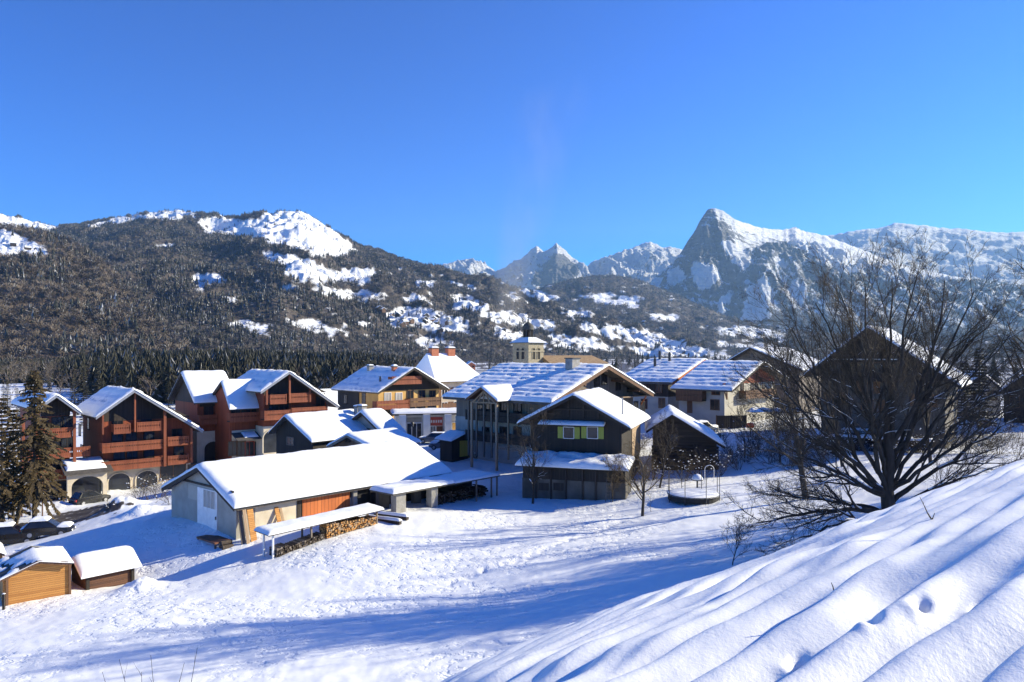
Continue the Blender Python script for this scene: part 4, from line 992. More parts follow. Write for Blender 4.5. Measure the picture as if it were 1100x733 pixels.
H.window('left', 391, 428, 1.0, 1.6, 'wood_brown'); H.window('left', 371, 429, 1.0, 1.4, 'wood_dark', d0=.1)
for x, m in ((416.5, 'curtain'), (428.5, 'curtain')): H.window('front', x, 427.5, 1.1, 1.5, 'white_paint', m)
for x in (440.5, 453, 464.5): H.window('front', x, 426, 1.2, 1.9, 'wood_brown')
for x, w in ((416, 1.7), (428.5, 1.1)): H.window('front', x, 443, w, 1.1, 'wood_brown')
for x in (441, 452, 464): H.window('front', x, 441, 1.6, 1.5, 'wood_dark')
H.chimney(-1.5, 11, .9, (.8, .8), 'concrete'); H.chimney(-1.2, 4, .7, (.7, .7), 'brick', snow=.3); H.pipe(-4.5, 3, .9)

# ---- hipped house with two chimneys
t = thing('hipped_house', 'cream house with brown shutters, a steep hipped snow roof and two red brick chimneys', 'house', at(478, 440, 140), math.radians(36)); t.location.z = 1.0
zE = 14 - 29 / 800 * 140 - 1.0; zR = 14 + 0 / 800 * 140 - 1.0
b = MB(); b.box(-3.6, 5.2, -3.5, 5.5, -2, zE - .1); b.build('wall', M['plaster'], t)
def hip(e0, e1, f0, f1, r0, r1, rm, z0, z1):
    return [(e0, f0, z0), (e1, f0, z0), (e1, f1, z0), (e0, f1, z0), (r0, rm, z1), (r1, rm, z1)], [(0, 1, 5, 4), (1, 2, 5), (2, 3, 4, 5), (3, 0, 4), (3, 2, 1, 0)]
v, f = hip(-4.6, 6.3, -4.5, 6.5, -3.2, 2.2, 1, zE - .1, zR - .2); b = MB(); b.add(v, f); rf = b.build('roof', M['tile'], t)
v, f = hip(-4.8, 6.5, -4.75, 6.75, -3.4, 2.4, 1, zE - .02, zR + .15); b = MB(); b.add(v, f); sn = b.build('roof_snow', M['snow'], rf, bevel=.12)
for u in (-1.9, 1.7):
    b = MB(); b.box(u - .75, u + .75, .3, 1.5, zR - 1.5, zR + .95); c = b.build('chimney', M['brick'], rf)
    b = MB(); b.box(u - .85, u + .85, .2, 1.6, zR + .953, zR + 1.1); b.build('chimney_cap', M['tile'], c); snow_pad('chimney_snow', (u - .8, u + .8, .25, 1.55), zR + 1.105, .25, c)
for u, z in ((-2.2, zE - 2), (.4, zE - 2), (3.2, zE - 2), (-2.2, zE - 4.6), (.4, zE - 4.6), (3.2, zE - 4.6)):
    b = MB()
    for (x0, x1, q0, q1) in ((-.65, -.55, -.85, .85), (.55, .65, -.85, .85), (-.55, .55, .75, .85), (-.55, .55, -.85, -.75), (-.04, .04, -.75, .75)): b.box(u + x0, u + x1, -3.58, -3.503, z + q0, z + q1)
    o = b.build('window', M['white_paint'], t); b = MB(); b.box(u - .55, u + .55, -3.53, -3.503, z - .75, z + .75); b.build('pane', M['glass'], o)
    for k in (-1, 1):
        b = MB(); b.box(u + k * .95 - .28, u + k * .95 + .28, -3.56, -3.503, z - .85, z + .85); b.build('shutter', M['shutter_brown'], t)
b = MB(); b.box(-3.4, 2.4, -5.0, -3.6, 2.9, 3.1); bl = b.build('balcony', M['concrete'], t)
b = MB(); b.box(-3.4, 2.4, -5.0, -4.9, 3.1, 4.0); b.build('railing', M['wood_brown'], bl)

# ---- row of shops
t = thing('shop_row', 'low white shop row with slanted buttress walls and a red fascia', 'shop', at(466, 471, 112), math.radians(12)); t.location.z = 1.2
b = MB(); b.box(-5.6, 6.0, .6, 6, -2, 3.6); b.build('wall', M['plaster_white'], t)
b = MB(); b.box(-6.2, 6.4, -.5, 6.2, 3.605, 3.85); rf = b.build('roof', M['tile'], t); snow_pad('roof_snow', (-6.2, 6.4, -.5, 6.2), 3.855, .35, rf, n=(20, 10))
for x in (-4.7, -1.15, 2.05):
    b = MB(); b.prism([(-1.6, -2), (-1.0, 3.7), (.58, 3.7), (.58, -2)], lambda a, c, d: (d, a, c), x - .5, x + .5); b.build('buttress', M['plaster_white'], t)
for x0, x1, z0, z1, m, n in ((-4.0, -1.8, .0, 2.3, 'glass', 'shop_window'), (-.45, 1.4, 1.9, 3.2, 'red_sign', 'fascia'), (-.45, .3, .0, 1.8, 'glass', 'shop_window'), (.5, 1.4, 0, 1.8, 'rust', 'door'), (2.8, 4.6, .6, 2.3, 'plaster_yellow', 'shop_window'), (-4, -1.8, 2.5, 3.2, 'plaster_grey', 'fascia')):
    b = MB(); b.box(x0, x1, .52, .597, z0, z1); o = b.build(n, M[m], t)
    if n == 'shop_window':
        b = MB()
        for k in range(4):
            c = x0 + (x1 - x0) * k / 3; b.box(c - .05, c + .05, .45, .515, z0, z1)
        b.box(x0 - .05, x1 + .05, .45, .515, z1 + .003, z1 + .12); b.build('frame', M['white_paint'], o)
b = MB()
for k in range(5): b.box(-.4 + k * .36, -.18 + k * .36, .49, .517, 2.35, 2.75)
b.build('lettering', M['white_paint'], t)

# ---- large farmhouse in the centre
H = House('farmhouse', 'large farmhouse with a broad streaked snow roof, a boarded gable and open timber balconies', 'house', 48, (653.5, 389.5, 90), (592, 429), (702, 420), 17.5, .9, of=2.0, es=1.8, thick=.4, snow=.3)
H.walls(M['wood_grey']); H.roof(M['tile'], rows=1.1, seed=41, trim=M['wood_brown'])
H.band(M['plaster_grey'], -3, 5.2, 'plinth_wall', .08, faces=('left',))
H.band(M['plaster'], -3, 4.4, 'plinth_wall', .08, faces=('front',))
for x, y in ((541, 440), (556, 438), (541, 466), (526, 441), (515, 442), (556, 466), (522, 466)): H.window('left', x, y, 1.1, 1.5, 'wood_dark', d0=.08)
H.balcony('left', (500, 449), (572, 455), 1.5, 1.0, 'wood_dark', fret=False); H.balcony('left', (500, 470), (572, 479), 1.5, 1.0, 'wood_dark', fret=False)
for x, y1 in ((503.5, 489), (512, 490), (520, 491), (528, 492), (534, 493), (546, 494)): H.post('left', x, 428, y1, 1.55, .2, 'wood_pale' if x in (534, 546) else 'wood_grey')
for u in (2.5, 5.5, 8): H.window('front', 0, 0, .9, 1.1, 'wood_dark') if False else None
for x, y in ((641, 409), (649, 407), (664, 413), (676, 415)): H.window('front', x, y, 1.0, 1.4, 'wood_dark')
for x, y in ((690, 437), (683, 437)): H.window('front', x, y, .9, 1.3, 'wood_dark', d0=.09)
# purlin ends and brackets under the front rake
for k in (-.75, -.4, 0, .35, .7):
    u = k * (H.uR if k > 0 else -H.uL); b = MB(); z = H.roofz(u) - H.sn - H.thick - .3; b.box(u - .14, u + .14, .15, H.of - .004, z - .15, z + .13); b.build('purlin', M['wood_brown'], H.e)
b = MB(); T = H.T('front'); a0, z0 = H.on('front', 668, 427, .9); a1, _ = H.on('front', 695, 426, .9); b.box(a0, a1, .004, 1.1, z0 - .06, z0 + .06, T=T); o = b.build('pent_roof', M['wood_pale'], H.e)
b = MB(); b.tube(T(a1 - .2, .9, z0 - .1), T(a1 - .2, .05, z0 - 1.3), .09); b.build('bracket', M['wood_orange'], o)
H.chimney(-1.6, 4.2, 1.3, (1.5, 1.1), 'concrete', 'metal_dark', .0)
# portico: a little cross gable with open timber frame in front of the left side
PG = House('portico', 'small timber-framed portico gable with a pure white roof on the farmhouse balcony side', 'porch', -42, (517, 413, 86), (501, 425.5), (534.5, 428), 5.2, .9, of=.4, es=.5, thick=.2, snow=.25)
PG.roof(M['wood_brown'], trim=M['wood_brown'], seed=44)
b = MB(); zb = PG.zL - .7; T = PG.T('front')
for a, c, d, e in ((PG.u0, zb, PG.u1, zb), (0, zb, 0, PG.zA - .7), (PG.u0 + .2, zb, 0, PG.zA - .8), (PG.u1 - .2, zb, 0, PG.zA - .8), (PG.u0 * .5, zb, PG.u0 * .1, PG.zA - 1.0), (PG.u1 * .5, zb, PG.u1 * .1, PG.zA - 1.0)):
    b.tube(T(a, 0, c), T(d, 0, e), .09)
b.build('truss', M['wood_pale'], PG.e)
for u in (PG.u0, PG.u1):
    b = MB(); b.box(u - .12, u + .12, PG.of - .12, PG.of + .12, -1, zb); b.build('post', M['wood_pale'], PG.e)

# ---- church
t = thing('church', 'cream church with a square belfry, dark dome and cross behind the farmhouse roof', 'church', at(567.7, 430, 150), math.radians(45)); t.location.z = 0
Z = lambda y: CAMZ - (y - YH) / F * 150
s = 4.5
b = MB(); b.box(0, s, 0, s, -1, Z(368.5)); b.build('wall', M['stone'], t)
b = MB()
for zz in (Z(377.3), Z(369.3)):
    b.box(-.14, s + .14, -.14, -.003, zz - .13, zz + .13); b.box(-.14, -.003, -.003, s + .14, zz - .13, zz + .13)
b.build('cornice', M['stone'], t)
def pyr(e, z0, z1, k, mat, name, par):
    b = MB(); c = s / 2; b.add([(-e, -e, z0), (s + e, -e, z0), (s + e, s + e, z0), (-e, s + e, z0), (c - k, c - k, z1), (c + k, c - k, z1), (c + k, c + k, z1), (c - k, c + k, z1)], [(0, 1, 5, 4), (1, 2, 6, 5), (2, 3, 7, 6), (3, 0, 4, 7), (3, 2, 1, 0), (4, 5, 6, 7)]); return b.build(name, M[mat], par)
rf = pyr(.45, Z(368.4), Z(362.8), 1.1, 'slate', 'roof', t); pyr(.5, Z(368.0), Z(362.2), 1.15, 'snow', 'roof_snow', rf)
def belfry_opening(T, c, w, z0, z1):
    arc = [(c - w / 2, z0)] + [(c + w / 2 * math.cos(math.pi * (1 - i / 8)), z1 - w / 2 + w / 2 * math.sin(math.pi * (1 - i / 8))) for i in range(9)] + [(c + w / 2, z0)]
    b = MB()
    for i in range(len(arc) - 1):
        (x0, y0), (x1, y1) = arc[i], arc[i + 1]; k = 1.3; f = lambda x, y: (c + (x - c) * k, z1 - w / 2 + (y - z1 + w / 2) * (k if y > z1 - w / 2 else 1))
        b.prism([(x0, y0), (x1, y1), f(x1, y1), f(x0, y0)], T, .003, .1)
    o = b.build('belfry_window', M['stone'], t); b = MB(); b.prism(arc, T, .003, .02); b.build('louvre', M['dark_gap'], o)
for c in (s / 2 - .72, s / 2 + .72):
    belfry_opening(lambda a, z, d: (a, -d, z), c, .75, Z(386), Z(374)); belfry_opening(lambda a, z, d: (-d, a, z), c, .75, Z(386), Z(374))
c0 = (s / 2, s / 2, 0)
b = MB(); b.lathe(c0, [(1.25, Z(363)), (1.25, Z(361.8)), (1.1, Z(361.7)), (1.1, Z(361.2))], 8); b.build('lantern_base', M['slate'], t)
for i in range(8):
    a = math.pi / 8 + i * math.pi / 4; b = MB(); x, y = s / 2 + 1.02 * math.cos(a), s / 2 + 1.02 * math.sin(a); b.tube((x, y, Z(361.5)), (x, y, Z(354)), .13, n=6); b.build('lantern_post', M['slate'], t)
b = MB(); b.lathe(c0, [(.92, Z(361.5)), (.92, Z(354))], 8); b.build('lantern_core', M['wood_dark'], t)
b = MB(); b.lathe(c0, [(1.3, Z(354.2)), (1.32, Z(353.3)), (1.16, Z(352.6)), (1.2, Z(351)), (1.05, Z(349)), (.75, Z(347.2)), (.35, Z(346)), (.18, Z(345)), (.16, Z(343.5)), (.2, Z(343)), (.08, Z(342))], 12); b.build('dome', M['slate'], t, smooth=True)
b = MB(); b.tube((*c0[:2], Z(343)), (*c0[:2], Z(332)), .07, .05, 6); b.lathe(c0, [(.05, Z(341.2)), (.25, Z(340.5)), (.05, Z(339.8))], 8); b.tube((s / 2 - .5, s / 2 + .5, Z(335)), (s / 2 + .5, s / 2 - .5, Z(335)), .06, n=6); b.build('cross', M['metal_dark'], t)
# nave, its roof free of snow
b = MB(); L_ = 13
def nave(u0, u1, w0, w1, zt, zr): return [(u0, w0), (u1, w0)]
P0 = at(586, 395, 152); P1 = at(649, 395, 158)
o = Vector(t.location); R = lambda p: ((p.x - o.x) * math.cos(-math.pi / 4) - (p.y - o.y) * math.sin(-math.pi / 4), (p.x - o.x) * math.sin(-math.pi / 4) + (p.y - o.y) * math.cos(-math.pi / 4))
a = R(P0); c = R(P1); d = Vector((c[0] - a[0], c[1] - a[1])); n = Vector((-d.y, d.x)).normalized(); 
def q(k, off, z): v = Vector(a) + d * k + n * off; return (v.x, v.y, z)
b.add([q(0, -2.2, Z(391)), q(1, -2.2, Z(391)), q(1, 6, Z(391)), q(0, 6, Z(391)), q(0, 2, Z(382)), q(.87, 2, Z(382))], [(0, 1, 5, 4), (1, 2, 5), (2, 3, 4, 5), (3, 0, 4), (3, 2, 1, 0)]); b.build('nave_roof', M['roof_brown'], t)
b = MB(); b.hexa([q(.02, -1.8, -1), q(.98, -1.8, -1), q(.98, 5.6, -1), q(.02, 5.6, -1), q(.02, -1.8, Z(391.1)), q(.98, -1.8, Z(391.1)), q(.98, 5.6, Z(391.1)), q(.02, 5.6, Z(391.1))]); b.build('nave_wall', M['plaster'], t)

# ---- black chalet in the middle
H = House('black_chalet', 'black timber chalet with yellow-green shutters and a lean-to store, facing the snow field', 'chalet', -19, (616, 420.5, 72), (556.5, 451), (677, 456), 12, .2, of=1.0, es=1.0, thick=.22, snow=.3)
H.walls(M['wood_black']); H.roof(M['wood_dark'], seed=51, bare=.75, trim=M['wood_dark'])
for x, sides in ((611, (-1, 1)), (636.5, (-1, 1))): H.window('front', x, 465, 1.0, 1.05, 'white_paint', shut='shutter_green', fr=.06, bars=False, shut_side=sides)
T = H.T('front'); a0, z0 = H.on('front', 579, 454, .6); a1, _ = H.on('front', 649, 455, .6)
b = MB(); b.prism([(.004, z0 + .15), (.85, z0 - .12), (.85, z0 - .24), (.004, z0 + .03)], lambda a, c, d: T(d, a, c), a0, a1); aw = b.build('awning', M['wood_dark'], H.e)
snow_pad('awning_snow', (a0 - .05, a1 + .05, .02, .95), 0, .2, aw, n=(20, 6), T=lambda x, y, z: T(x, y, z0 + .155 - .318 * y + z), wob=.15)
H.panel('right', 679, 460, 688, 486, 'wood_pale', 'side_boarding', .06, .055)  # boards given a paler colour to paint sunlight on this side
# timber framing on the gable
b = MB()
for k in (-.5, -.17, .17, .5):
    u = k * H.u1; zt = H.roofz(u) - .6; b.box(u - .09, u + .09, .004, .1, z0 + .5, zt, T=T)
b.box(H.u0 + 2.4, H.u1 - 2.4, .004, .11, z0 + 1.25, z0 + 1.42, T=T); b.build('framing', M['wood_logs'], H.e)
w1, z1 = H.on('right', 677, 430, -.5); b = MB(); b.tube((H.u1 - .3, 3.0, H.roofz(H.u1 - .3) - .4), (H.u1 - .3, 3.0, H.roofz(H.u1 - .3) + 1.6), .08); b.build('flue', M['metal_grey'], H.rf)
# lean-to store in front
ew = 3.0; ZZ = lambda y, d: H.on('front', 610, y, d)[1]
u0, _ = H.pl(561, 520, H.of - ew); u1, _ = H.pl(672, 520, H.of - ew); zt = H.pl(615, 503, H.of - ew)[1]; zk = H.pl(615, 516.5, H.of - ew)[1]
b = MB(); b.box(u0, u1, .004, ew, -2, zk, T=T); ls = b.build('store_base', M['concrete_dirty'], H.e)
b = MB(); b.box(u0 + .05, u1 - .05, .004, ew - .05, zk + .003, zt, T=T); b.build('store_wall', M['wood_black'], H.e)
b = MB(); b.prism([(.004, zt + .75), (ew + .5, zt + .08), (ew + .5, zt - .02), (.004, zt + .65)], lambda a, c, d: T(d, a, c), u0 - .5, u1 + .3); rf = b.build('store_roof', M['wood_dark'], H.e)
snow_pad('store_snow', (u0 - .6, u1 + .4, .03, ew + .6), 0, .5, rf, n=(30, 12), T=lambda x, y, z: T(x, y, zt + .755 - .192 * y + z), wob=.55, seed=3)
for x in (576, 592, 608, 626, 640): H_ = H.pl(x, 525, H.of - ew)[0]; b = MB(); b.box(H_ - .08, H_ + .08, ew, ew + .1, -1, zt - .03, T=T); b.build('store_post', M['wood_dark'], H.e)
for x in (584, 600): a_, z_ = H.pl(x, 523, H.of - ew); b = MB(); b.box(a_ - .5, a_ + .5, ew + .003, ew + .04, z_ - .35, z_ + .35, T=T); b.build('hatch', M['wood_dark'], H.e)
BC = H
# ladder leaning on the store
p0 = H.O + H.eu * H.pl(653, 534, H.of - ew - .7)[0] + H.ew * (H.of - ew - .7); p0.z = gz(p0.x, p0.y)
t = thing('ladder', 'short grey ladder leaning on the store wall of the black chalet', 'ladder', p0, H.th)
for k in (-.22, .22):
    b = MB(); b.tube((k, 0, -.1), (k, .62, 2.1), .04, n=6); b.build('rail', M['wood_grey'], t)
for i in range(6):
    b = MB(); z = .25 + i * .32; b.tube((-.22, .295 * z, z), (.22, .295 * z, z), .03, n=6); b.build('rung', M['wood_grey'], t)

# ---- log barn right of it
H = House('log_barn', 'weathered log barn with a thick white snow roof beside the black chalet', 'barn', -10, (722, 439.5, 80), (694, 457), (779, 474), 9, 1.3, of=.8, es=.8, thick=.2, snow=.55)
H.walls(M['wood_logs']); H.roof(M['wood_dark'], seed=55, trim=M['wood_dark'])
b = MB(); T = H.T('front')
for i in range(12):
    z = .4 + i * .36
    if z < min(H.roofz(H.u0), H.roofz(H.u1)) - 1.0: b.tube(T(H.u0 - .2, .03, z), T(H.u1 + .2, .03, z), .17, n=8)
b.build('log_courses', M['wood_logs'], H.e)
H.window('front', 724, 470, .8, .7, 'wood_dark', d0=.2); H.panel('front', 745, 478, 757, 502, 'wood_dark', 'door', .28, .06)

# ---- right-hand houses
H = House('house', 'cream and dark timber house with an orange bargeboard', 'house', 47, (757, 384, 118), (722, 408.5), (800, 404), 10, 3.6, of=1.3, es=1.0, thick=.45, snow=.25)
H.walls(M['plaster_pale']); H.roof(M['tile'], rows=1.2, seed=61, trim=M['wood_orange'])
H.band(M['wood_black'], H.on('left', 705, 426)[1], 20, 'side_boarding', .06, faces=('left',)); H.band(M['wood_dark'], H.on('left', 705, 426)[1], 0, 'gable_facing', .05, faces=('front',), gable=True)
for x, y, m in ((711, 433, 'wood_brown'), (692, 434, 'wood_brown')): H.window('left', x, y, 1.0, 1.4, m)
for x, y in ((708, 417), (694, 417)): H.window('left', x, y, 1.0, 1.3, 'wood_brown', d0=.07)
for u, w in ((-1.0, 7.6), (-1.6, 5.4), (-4.2, 6.5)): H.pipe(u, w, 1.5, .22)
H = House('house', 'cream house with a dark red gable and blue-streaked snow roof', 'house', 47, (820, 386.5, 106), (786, 417), (846, 404), 9.2, 4.2, of=1.6, es=1.1, thick=.3, snow=.25)
H.walls(M['plaster_pale']); H.roof(M['tile'], rows=1.2, seed=65, trim=M['wood_dark'])
H.band(M['wood_red'], H.on('front', 812, 411)[1], 0, 'gable_facing', .05, faces=('front',), gable=True)
for x in (797, 808, 812.5, 820): H.window('front', x, 417, .8, 1.3, 'wood_brown')
H.balcony('front', (801, 428), (834, 424), 1.0, 1.0, 'wood_brown')
H.balcony('left', (726, 429), (754, 430), 1.2, 1.3, 'wood_brown', fret=False)
for x, y, w, h in ((769, 420, 1.1, 1.0), (768, 435, 1.2, 1.3)): H.window('left', x, y, w, h, 'wood_brown')
H.panel('left', 738, 430, 743.5, 444, 'wood_brown', 'door', .06, .055)
b = MB(); T = H.T('left'); a_, z_ = H.on('left', 781, 419); b.tube(T(a_, .03, z_ - 1.3), T(a_ - .1, 1.0, z_ + .1), .1); b.tube(T(a_, .03, z_ - 1.3), T(a_, .03, z_ + .2), .1); b.build('bracket', M['wood_brown'], H.e)
HL = H
# board fence box in front
p = at(786, 447, 100); t = thing('board_fence', 'dark board fence at the corner of the cream house with the red gable', 'fence', (p.x, p.y, gz(p.x, p.y)), math.radians(8))
b = MB()
for i in range(14): b.box(-2.1 + i * .3, -1.83 + i * .3, -.03, .03, 0, 1.75)
b.build('boards', M['wood_dark'], t)
for x in (-2.1, 0, 2.1): b = MB(); b.box(x - .06, x + .06, .035, .15, -.5, 1.8); b.build('post', M['wood_brown'], t)
H = House('house', 'grey-gabled house with a speckled snow roof and short pipes behind the cream house', 'house', -42, (806, 372, 128), (777, 389), (862, 396), 16, 4.5, of=1.0, es=.9, thick=.3, snow=.18)
H.walls(M['wood_grey']); H.roof(M['tile'], seed=68, trim=M['wood_dark'], bare=.28)
H.pipe(2.2, 5, 1.2, .2); H.pipe(4.5, 7, 1.2, .2); H.pipe(5.8, 3, 1.2, .2)
for x, y in ((800, 392), (815, 393)): H.window('front', x, y, 1.0, 1.3, 'wood_dark')
# big dark chalet behind the lime tree
H = House('dark_chalet', 'big dark-gabled chalet with a pale plaster ground floor standing behind the bare lime tree', 'chalet', -36, (932, 348, 86), (864, 400), (1032, 411), 15, 3.3, of=1.4, es=1.6, thick=.3, snow=.35)
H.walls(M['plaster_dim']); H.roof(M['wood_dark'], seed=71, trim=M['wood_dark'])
H.band(M['wood_black'], H.on('front', 940, 408)[1], 0, 'gable_facing', .06, faces=('front',), gable=True)
H.balcony('front', (885, 407.5), (1000, 409), 1.2, 1.0, 'wood_black', fret=False)
b = MB(); T = H.T('front'); a0, z0 = H.on('front', 888, 386, .12); a1, _ = H.on('front', 964, 386, .12); b.box(a0, a1, .065, .16, z0 - .06, z0 + .06, T=T); b.build('ledge', M['white_paint'], H.e)
for x in (897, 921, 943, 966): H.window('front', x, 397, 1.2, 1.5, 'wood_brown', d0=.07)
for x, y in ((898, 428), (932, 416), (938, 436), (992, 430)): H.window('front', x, y, 1.2, 1.4, 'wood_brown', shut='shutter_brown')
b = MB(); a0, z0 = H.on('front', 905, 461, .8); a1, _ = H.on('front', 935, 461, .8); b.box(a0, a1, .004, 1.6, z0 - .3, z0, T=T); o = b.build('terrace', M['concrete'], H.e); snow_pad('terrace_snow', (a0, a1, .05, 1.6), 0, .2, o, T=lambda x, y, z: T(x, y, z0 + .003 + z))
H = House('house', 'small bright-roofed house half hidden by the fir right of the dark chalet', 'house', -20, (1056, 398, 110), (1030, 418), (1082, 420), 10, 4.5, of=.8, es=.7, snow=.35)
H.walls(M['plaster_pale']); H.roof(M['tile'], seed=74, trim=M['wood_dark']); H.window('front', 1050, 425, 1, 1.3); H.window('front', 1066, 425, 1, 1.3)
H = House('house', 'dark barn-like house at the far right edge behind the bare branches', 'house', -45, (1112, 392, 96), (1070, 420), (1160, 424), 12, 5, of=.8, es=.7, snow=.35)
H.walls(M['wood_dark']); H.roof(M['tile'], seed=76, trim=M['wood_dark']); H.window('front', 1090, 432, 1, 1.3)
# ------------------------------------------------------------------ trees
def P3(x, y, Y, O): p = at(x, y, Y); return p - O

# the great bare lime tree
O = Vector((0.506 * 45, 45, gz(.506 * 45, 45) - .25))
t = thing('lime_tree', 'great bare spreading tree just beyond the crest of the snowy slope', 'tree', O)
big = [dict(n=1, wob=0, up=0, kids=0), dict(n=9, kids=9, **{'from': .25}, wob=0, up=0), dict(n=6, kids=7, wob=.08, up=.06, ang=(.3, .65), len=(.38, .6), rmin=.022, **{'from': .15}),
       dict(n=5, kids=6, wob=.11, up=.05, ang=(.35, .75), len=(.42, .65), rmin=.014, **{'from': .12}), dict(n=4, kids=4, wob=.14, up=.04, ang=(.35, .8), len=(.42, .65), rmin=.009), dict(n=2, kids=0, wob=.15, up=.03, ang=(.35, .8), len=(.45, .75), rmin=.007)]
T_ = Tree(5)
trunk = [Vector((0, 0, -.3)), Vector((.02, 0, 1.0)), Vector((-.06, .1, 2.4)), Vector((.08, .05, 4.2)), Vector((-.05, .15, 6.2)), Vector((.12, 0, 8.4)), Vector((.05, .1, 10.5))]
rr = [.54, .43, .38, .31, .24, .17, .10]
for i in range(6): T_.put(0, trunk[i], trunk[i + 1], rr[i], rr[i + 1])
def on_trunk(h):
    for i in range(6):
        if h <= trunk[i + 1].z or i == 5: t_ = (h - trunk[i].z) / (trunk[i + 1].z - trunk[i].z); return trunk[i].lerp(trunk[i + 1], t_)
fork = [(1.0, [(812, 562, 43, .10, .19), (830, 532, 47, .08, .16), (1064, 520, 48, .04, .17), (850, 582, 40, .06, .15), (1075, 500, 42, .05, .14)]),
        (1.7, [(832, 470, 41, .04, .17), (1092, 450, 44, .04, .17), (818, 440, 48, .06, .16), (845, 500, 39, .05, .13)]),
        (2.2, [(836, 407, 43, .03, .19), (826, 374, 46, .04, .17), (850, 352, 43, .03, .17), (1098, 397, 47, .02, .18), (1105, 427, 41, .04, .16), (1085, 360, 43, .03, .16)]),
        (2.6, [(876, 326, 44, .01, .2), (902, 314, 47, .0, .19), (930, 308, 43, -.01, .18), (958, 300, 46, -.02, .2), (985, 298, 43, -.01, .19), (1015, 302, 47, .0, .19), (1046, 314, 44, .01, .19), (1072, 334, 46, .02, .18), (925, 345, 40, .02, .15), (1010, 342, 50, .02, .16)])]
for h, ls in fork:
    for j, (x, y, Y, bow, r) in enumerate(ls):
        hh = h + (0 if h < 1.2 else T_.r.uniform(-.4, .6) if h < 2 else T_.r.uniform(-.5, 1.2) if h < 2.5 else T_.r.uniform(-.6, 2.6))
        T_.limb(on_trunk(hh), P3(x, y, Y, O), r * (1 if h < 2 else .85), 1, big, bow + T_.r.uniform(-.03, .03), 11)
T_.build(t, M['bark'], M['twig'], 3, snow=.35)

small = [dict(n=6, kids=13, wob=.09, up=.06, **{'from': .18}), dict(n=6, kids=8, wob=.15, up=.10, ang=(.45, .95), len=(.55, .8), rmin=.02, **{'from': .15}), dict(n=5, kids=6, wob=.2, up=.05, ang=(.4, .95), len=(.4, .6), rmin=.012),
         dict(n=3, kids=3, wob=.2, up=.03, ang=(.4, .9), len=(.4, .6), rmin=.008), dict(n=2, kids=0, wob=.2, up=.02, ang=(.4, .9), len=(.4, .6), rmin=.006)]
def bare(x, ybase, Y, H, label, seed, r=None, mat='twig', name='bare_tree', group=None, cfg=small, snow=0, lean=(0, 0), z=None, wx=None):
    X = (x - CX) / F * Y if wx is None else wx
    e = thing(name, label, 'tree', (X, Y, (gz(X, Y) if z is None else z) - .1), 0, group)
    k = Tree(seed); k.grow((0, 0, -.2), (lean[0], lean[1], 1), H, r or H * .022, 0, cfg); return k.build(e, M['bark'], M[mat], 1, snow=snow)
bare(866, 515, 62, 12, 'tall bare tree with a straight trunk behind the left side of the great spreading tree', 11, .28, lean=(-.05, 0))
bare(905, 500, 74, 9, 'slender bare tree in front of the dark-gabled chalet wall', 12, .14)
bare(1000, 500, 70, 11, 'bare tree between the dark chalet and the small fir', 13, .18)
bare(1122, 500, 52, 9.5, 'bare tree cut off by the right edge with twigs reaching the fir', 14, .33, lean=(-.12, 0))
for i, (X, Y, H) in enumerate(((40, 47.5, 13), (45, 55, 17), (50, 46, 18), (60, 58, 19), (64, 48, 19), (34.5, 42.5, 14), (43, 50, 16), (46, 58, 17), (55, 52, 19))):
    if i == 0: bare(0, 0, Y, H, 'bare tree in the row up the slope whose shadows stripe the snow field', 15, .34, wx=X, group='bare trees up the slope'); src = bpy.data.objects[[o.name for o in bpy.data.objects if o.name.startswith('bare_tree') and o.type == 'EMPTY'][-1]]
    else:
        c = copy_tree(src); c.location = (X, Y, gz(X, Y) - .1); c.rotation_euler.z = i * 1.7; k = H / 15; c.scale = (k, k, k)
bare(572, 535, 69, 7, 'bare orchard tree with clumps of snow at the left corner of the black chalet store', 21, .12, snow=.8)
bare(690, 548, 62, 5.4, 'mossy ochre-twigged fruit tree in front of the black chalet', 22, .15, 'twig_ochre', 'fruit_tree')
bare(708, 524, 72, 5.8, 'bare fruit tree standing between the black chalet and the log barn', 23, .11, 'twig', 'fruit_tree', snow=.3)
bare(658, 536, 68, 3.5, 'little bare tree next to the ladder at the lean-to store', 26, .05, 'twig_ochre', 'fruit_tree')
h = hit(787, 608);
bare(787, 610, h.y, 48 / F * h.y, 'tiny leafless sapling alone at the edge of the snow field', 24, .0009 * h.y, 'twig', 'sapling', z=h.z + .05, cfg=[dict(c, rmin=.00018 * h.y) for c in small[:4]])
bare(700, 546, 63, 1.9, 'thin whip of a sapling beside the mossy fruit tree', 25, .015, 'twig', 'sapling', cfg=[small[0], small[3], small[4]])
bare(838, 500, 80, 6.5, 'bare tree by the garden left of the tall straight trunk', 27, .12, snow=.2)
bare(800, 495, 84, 5.5, 'bare bushy tree in the garden next to the orange bundle', 28, .09, snow=.3)

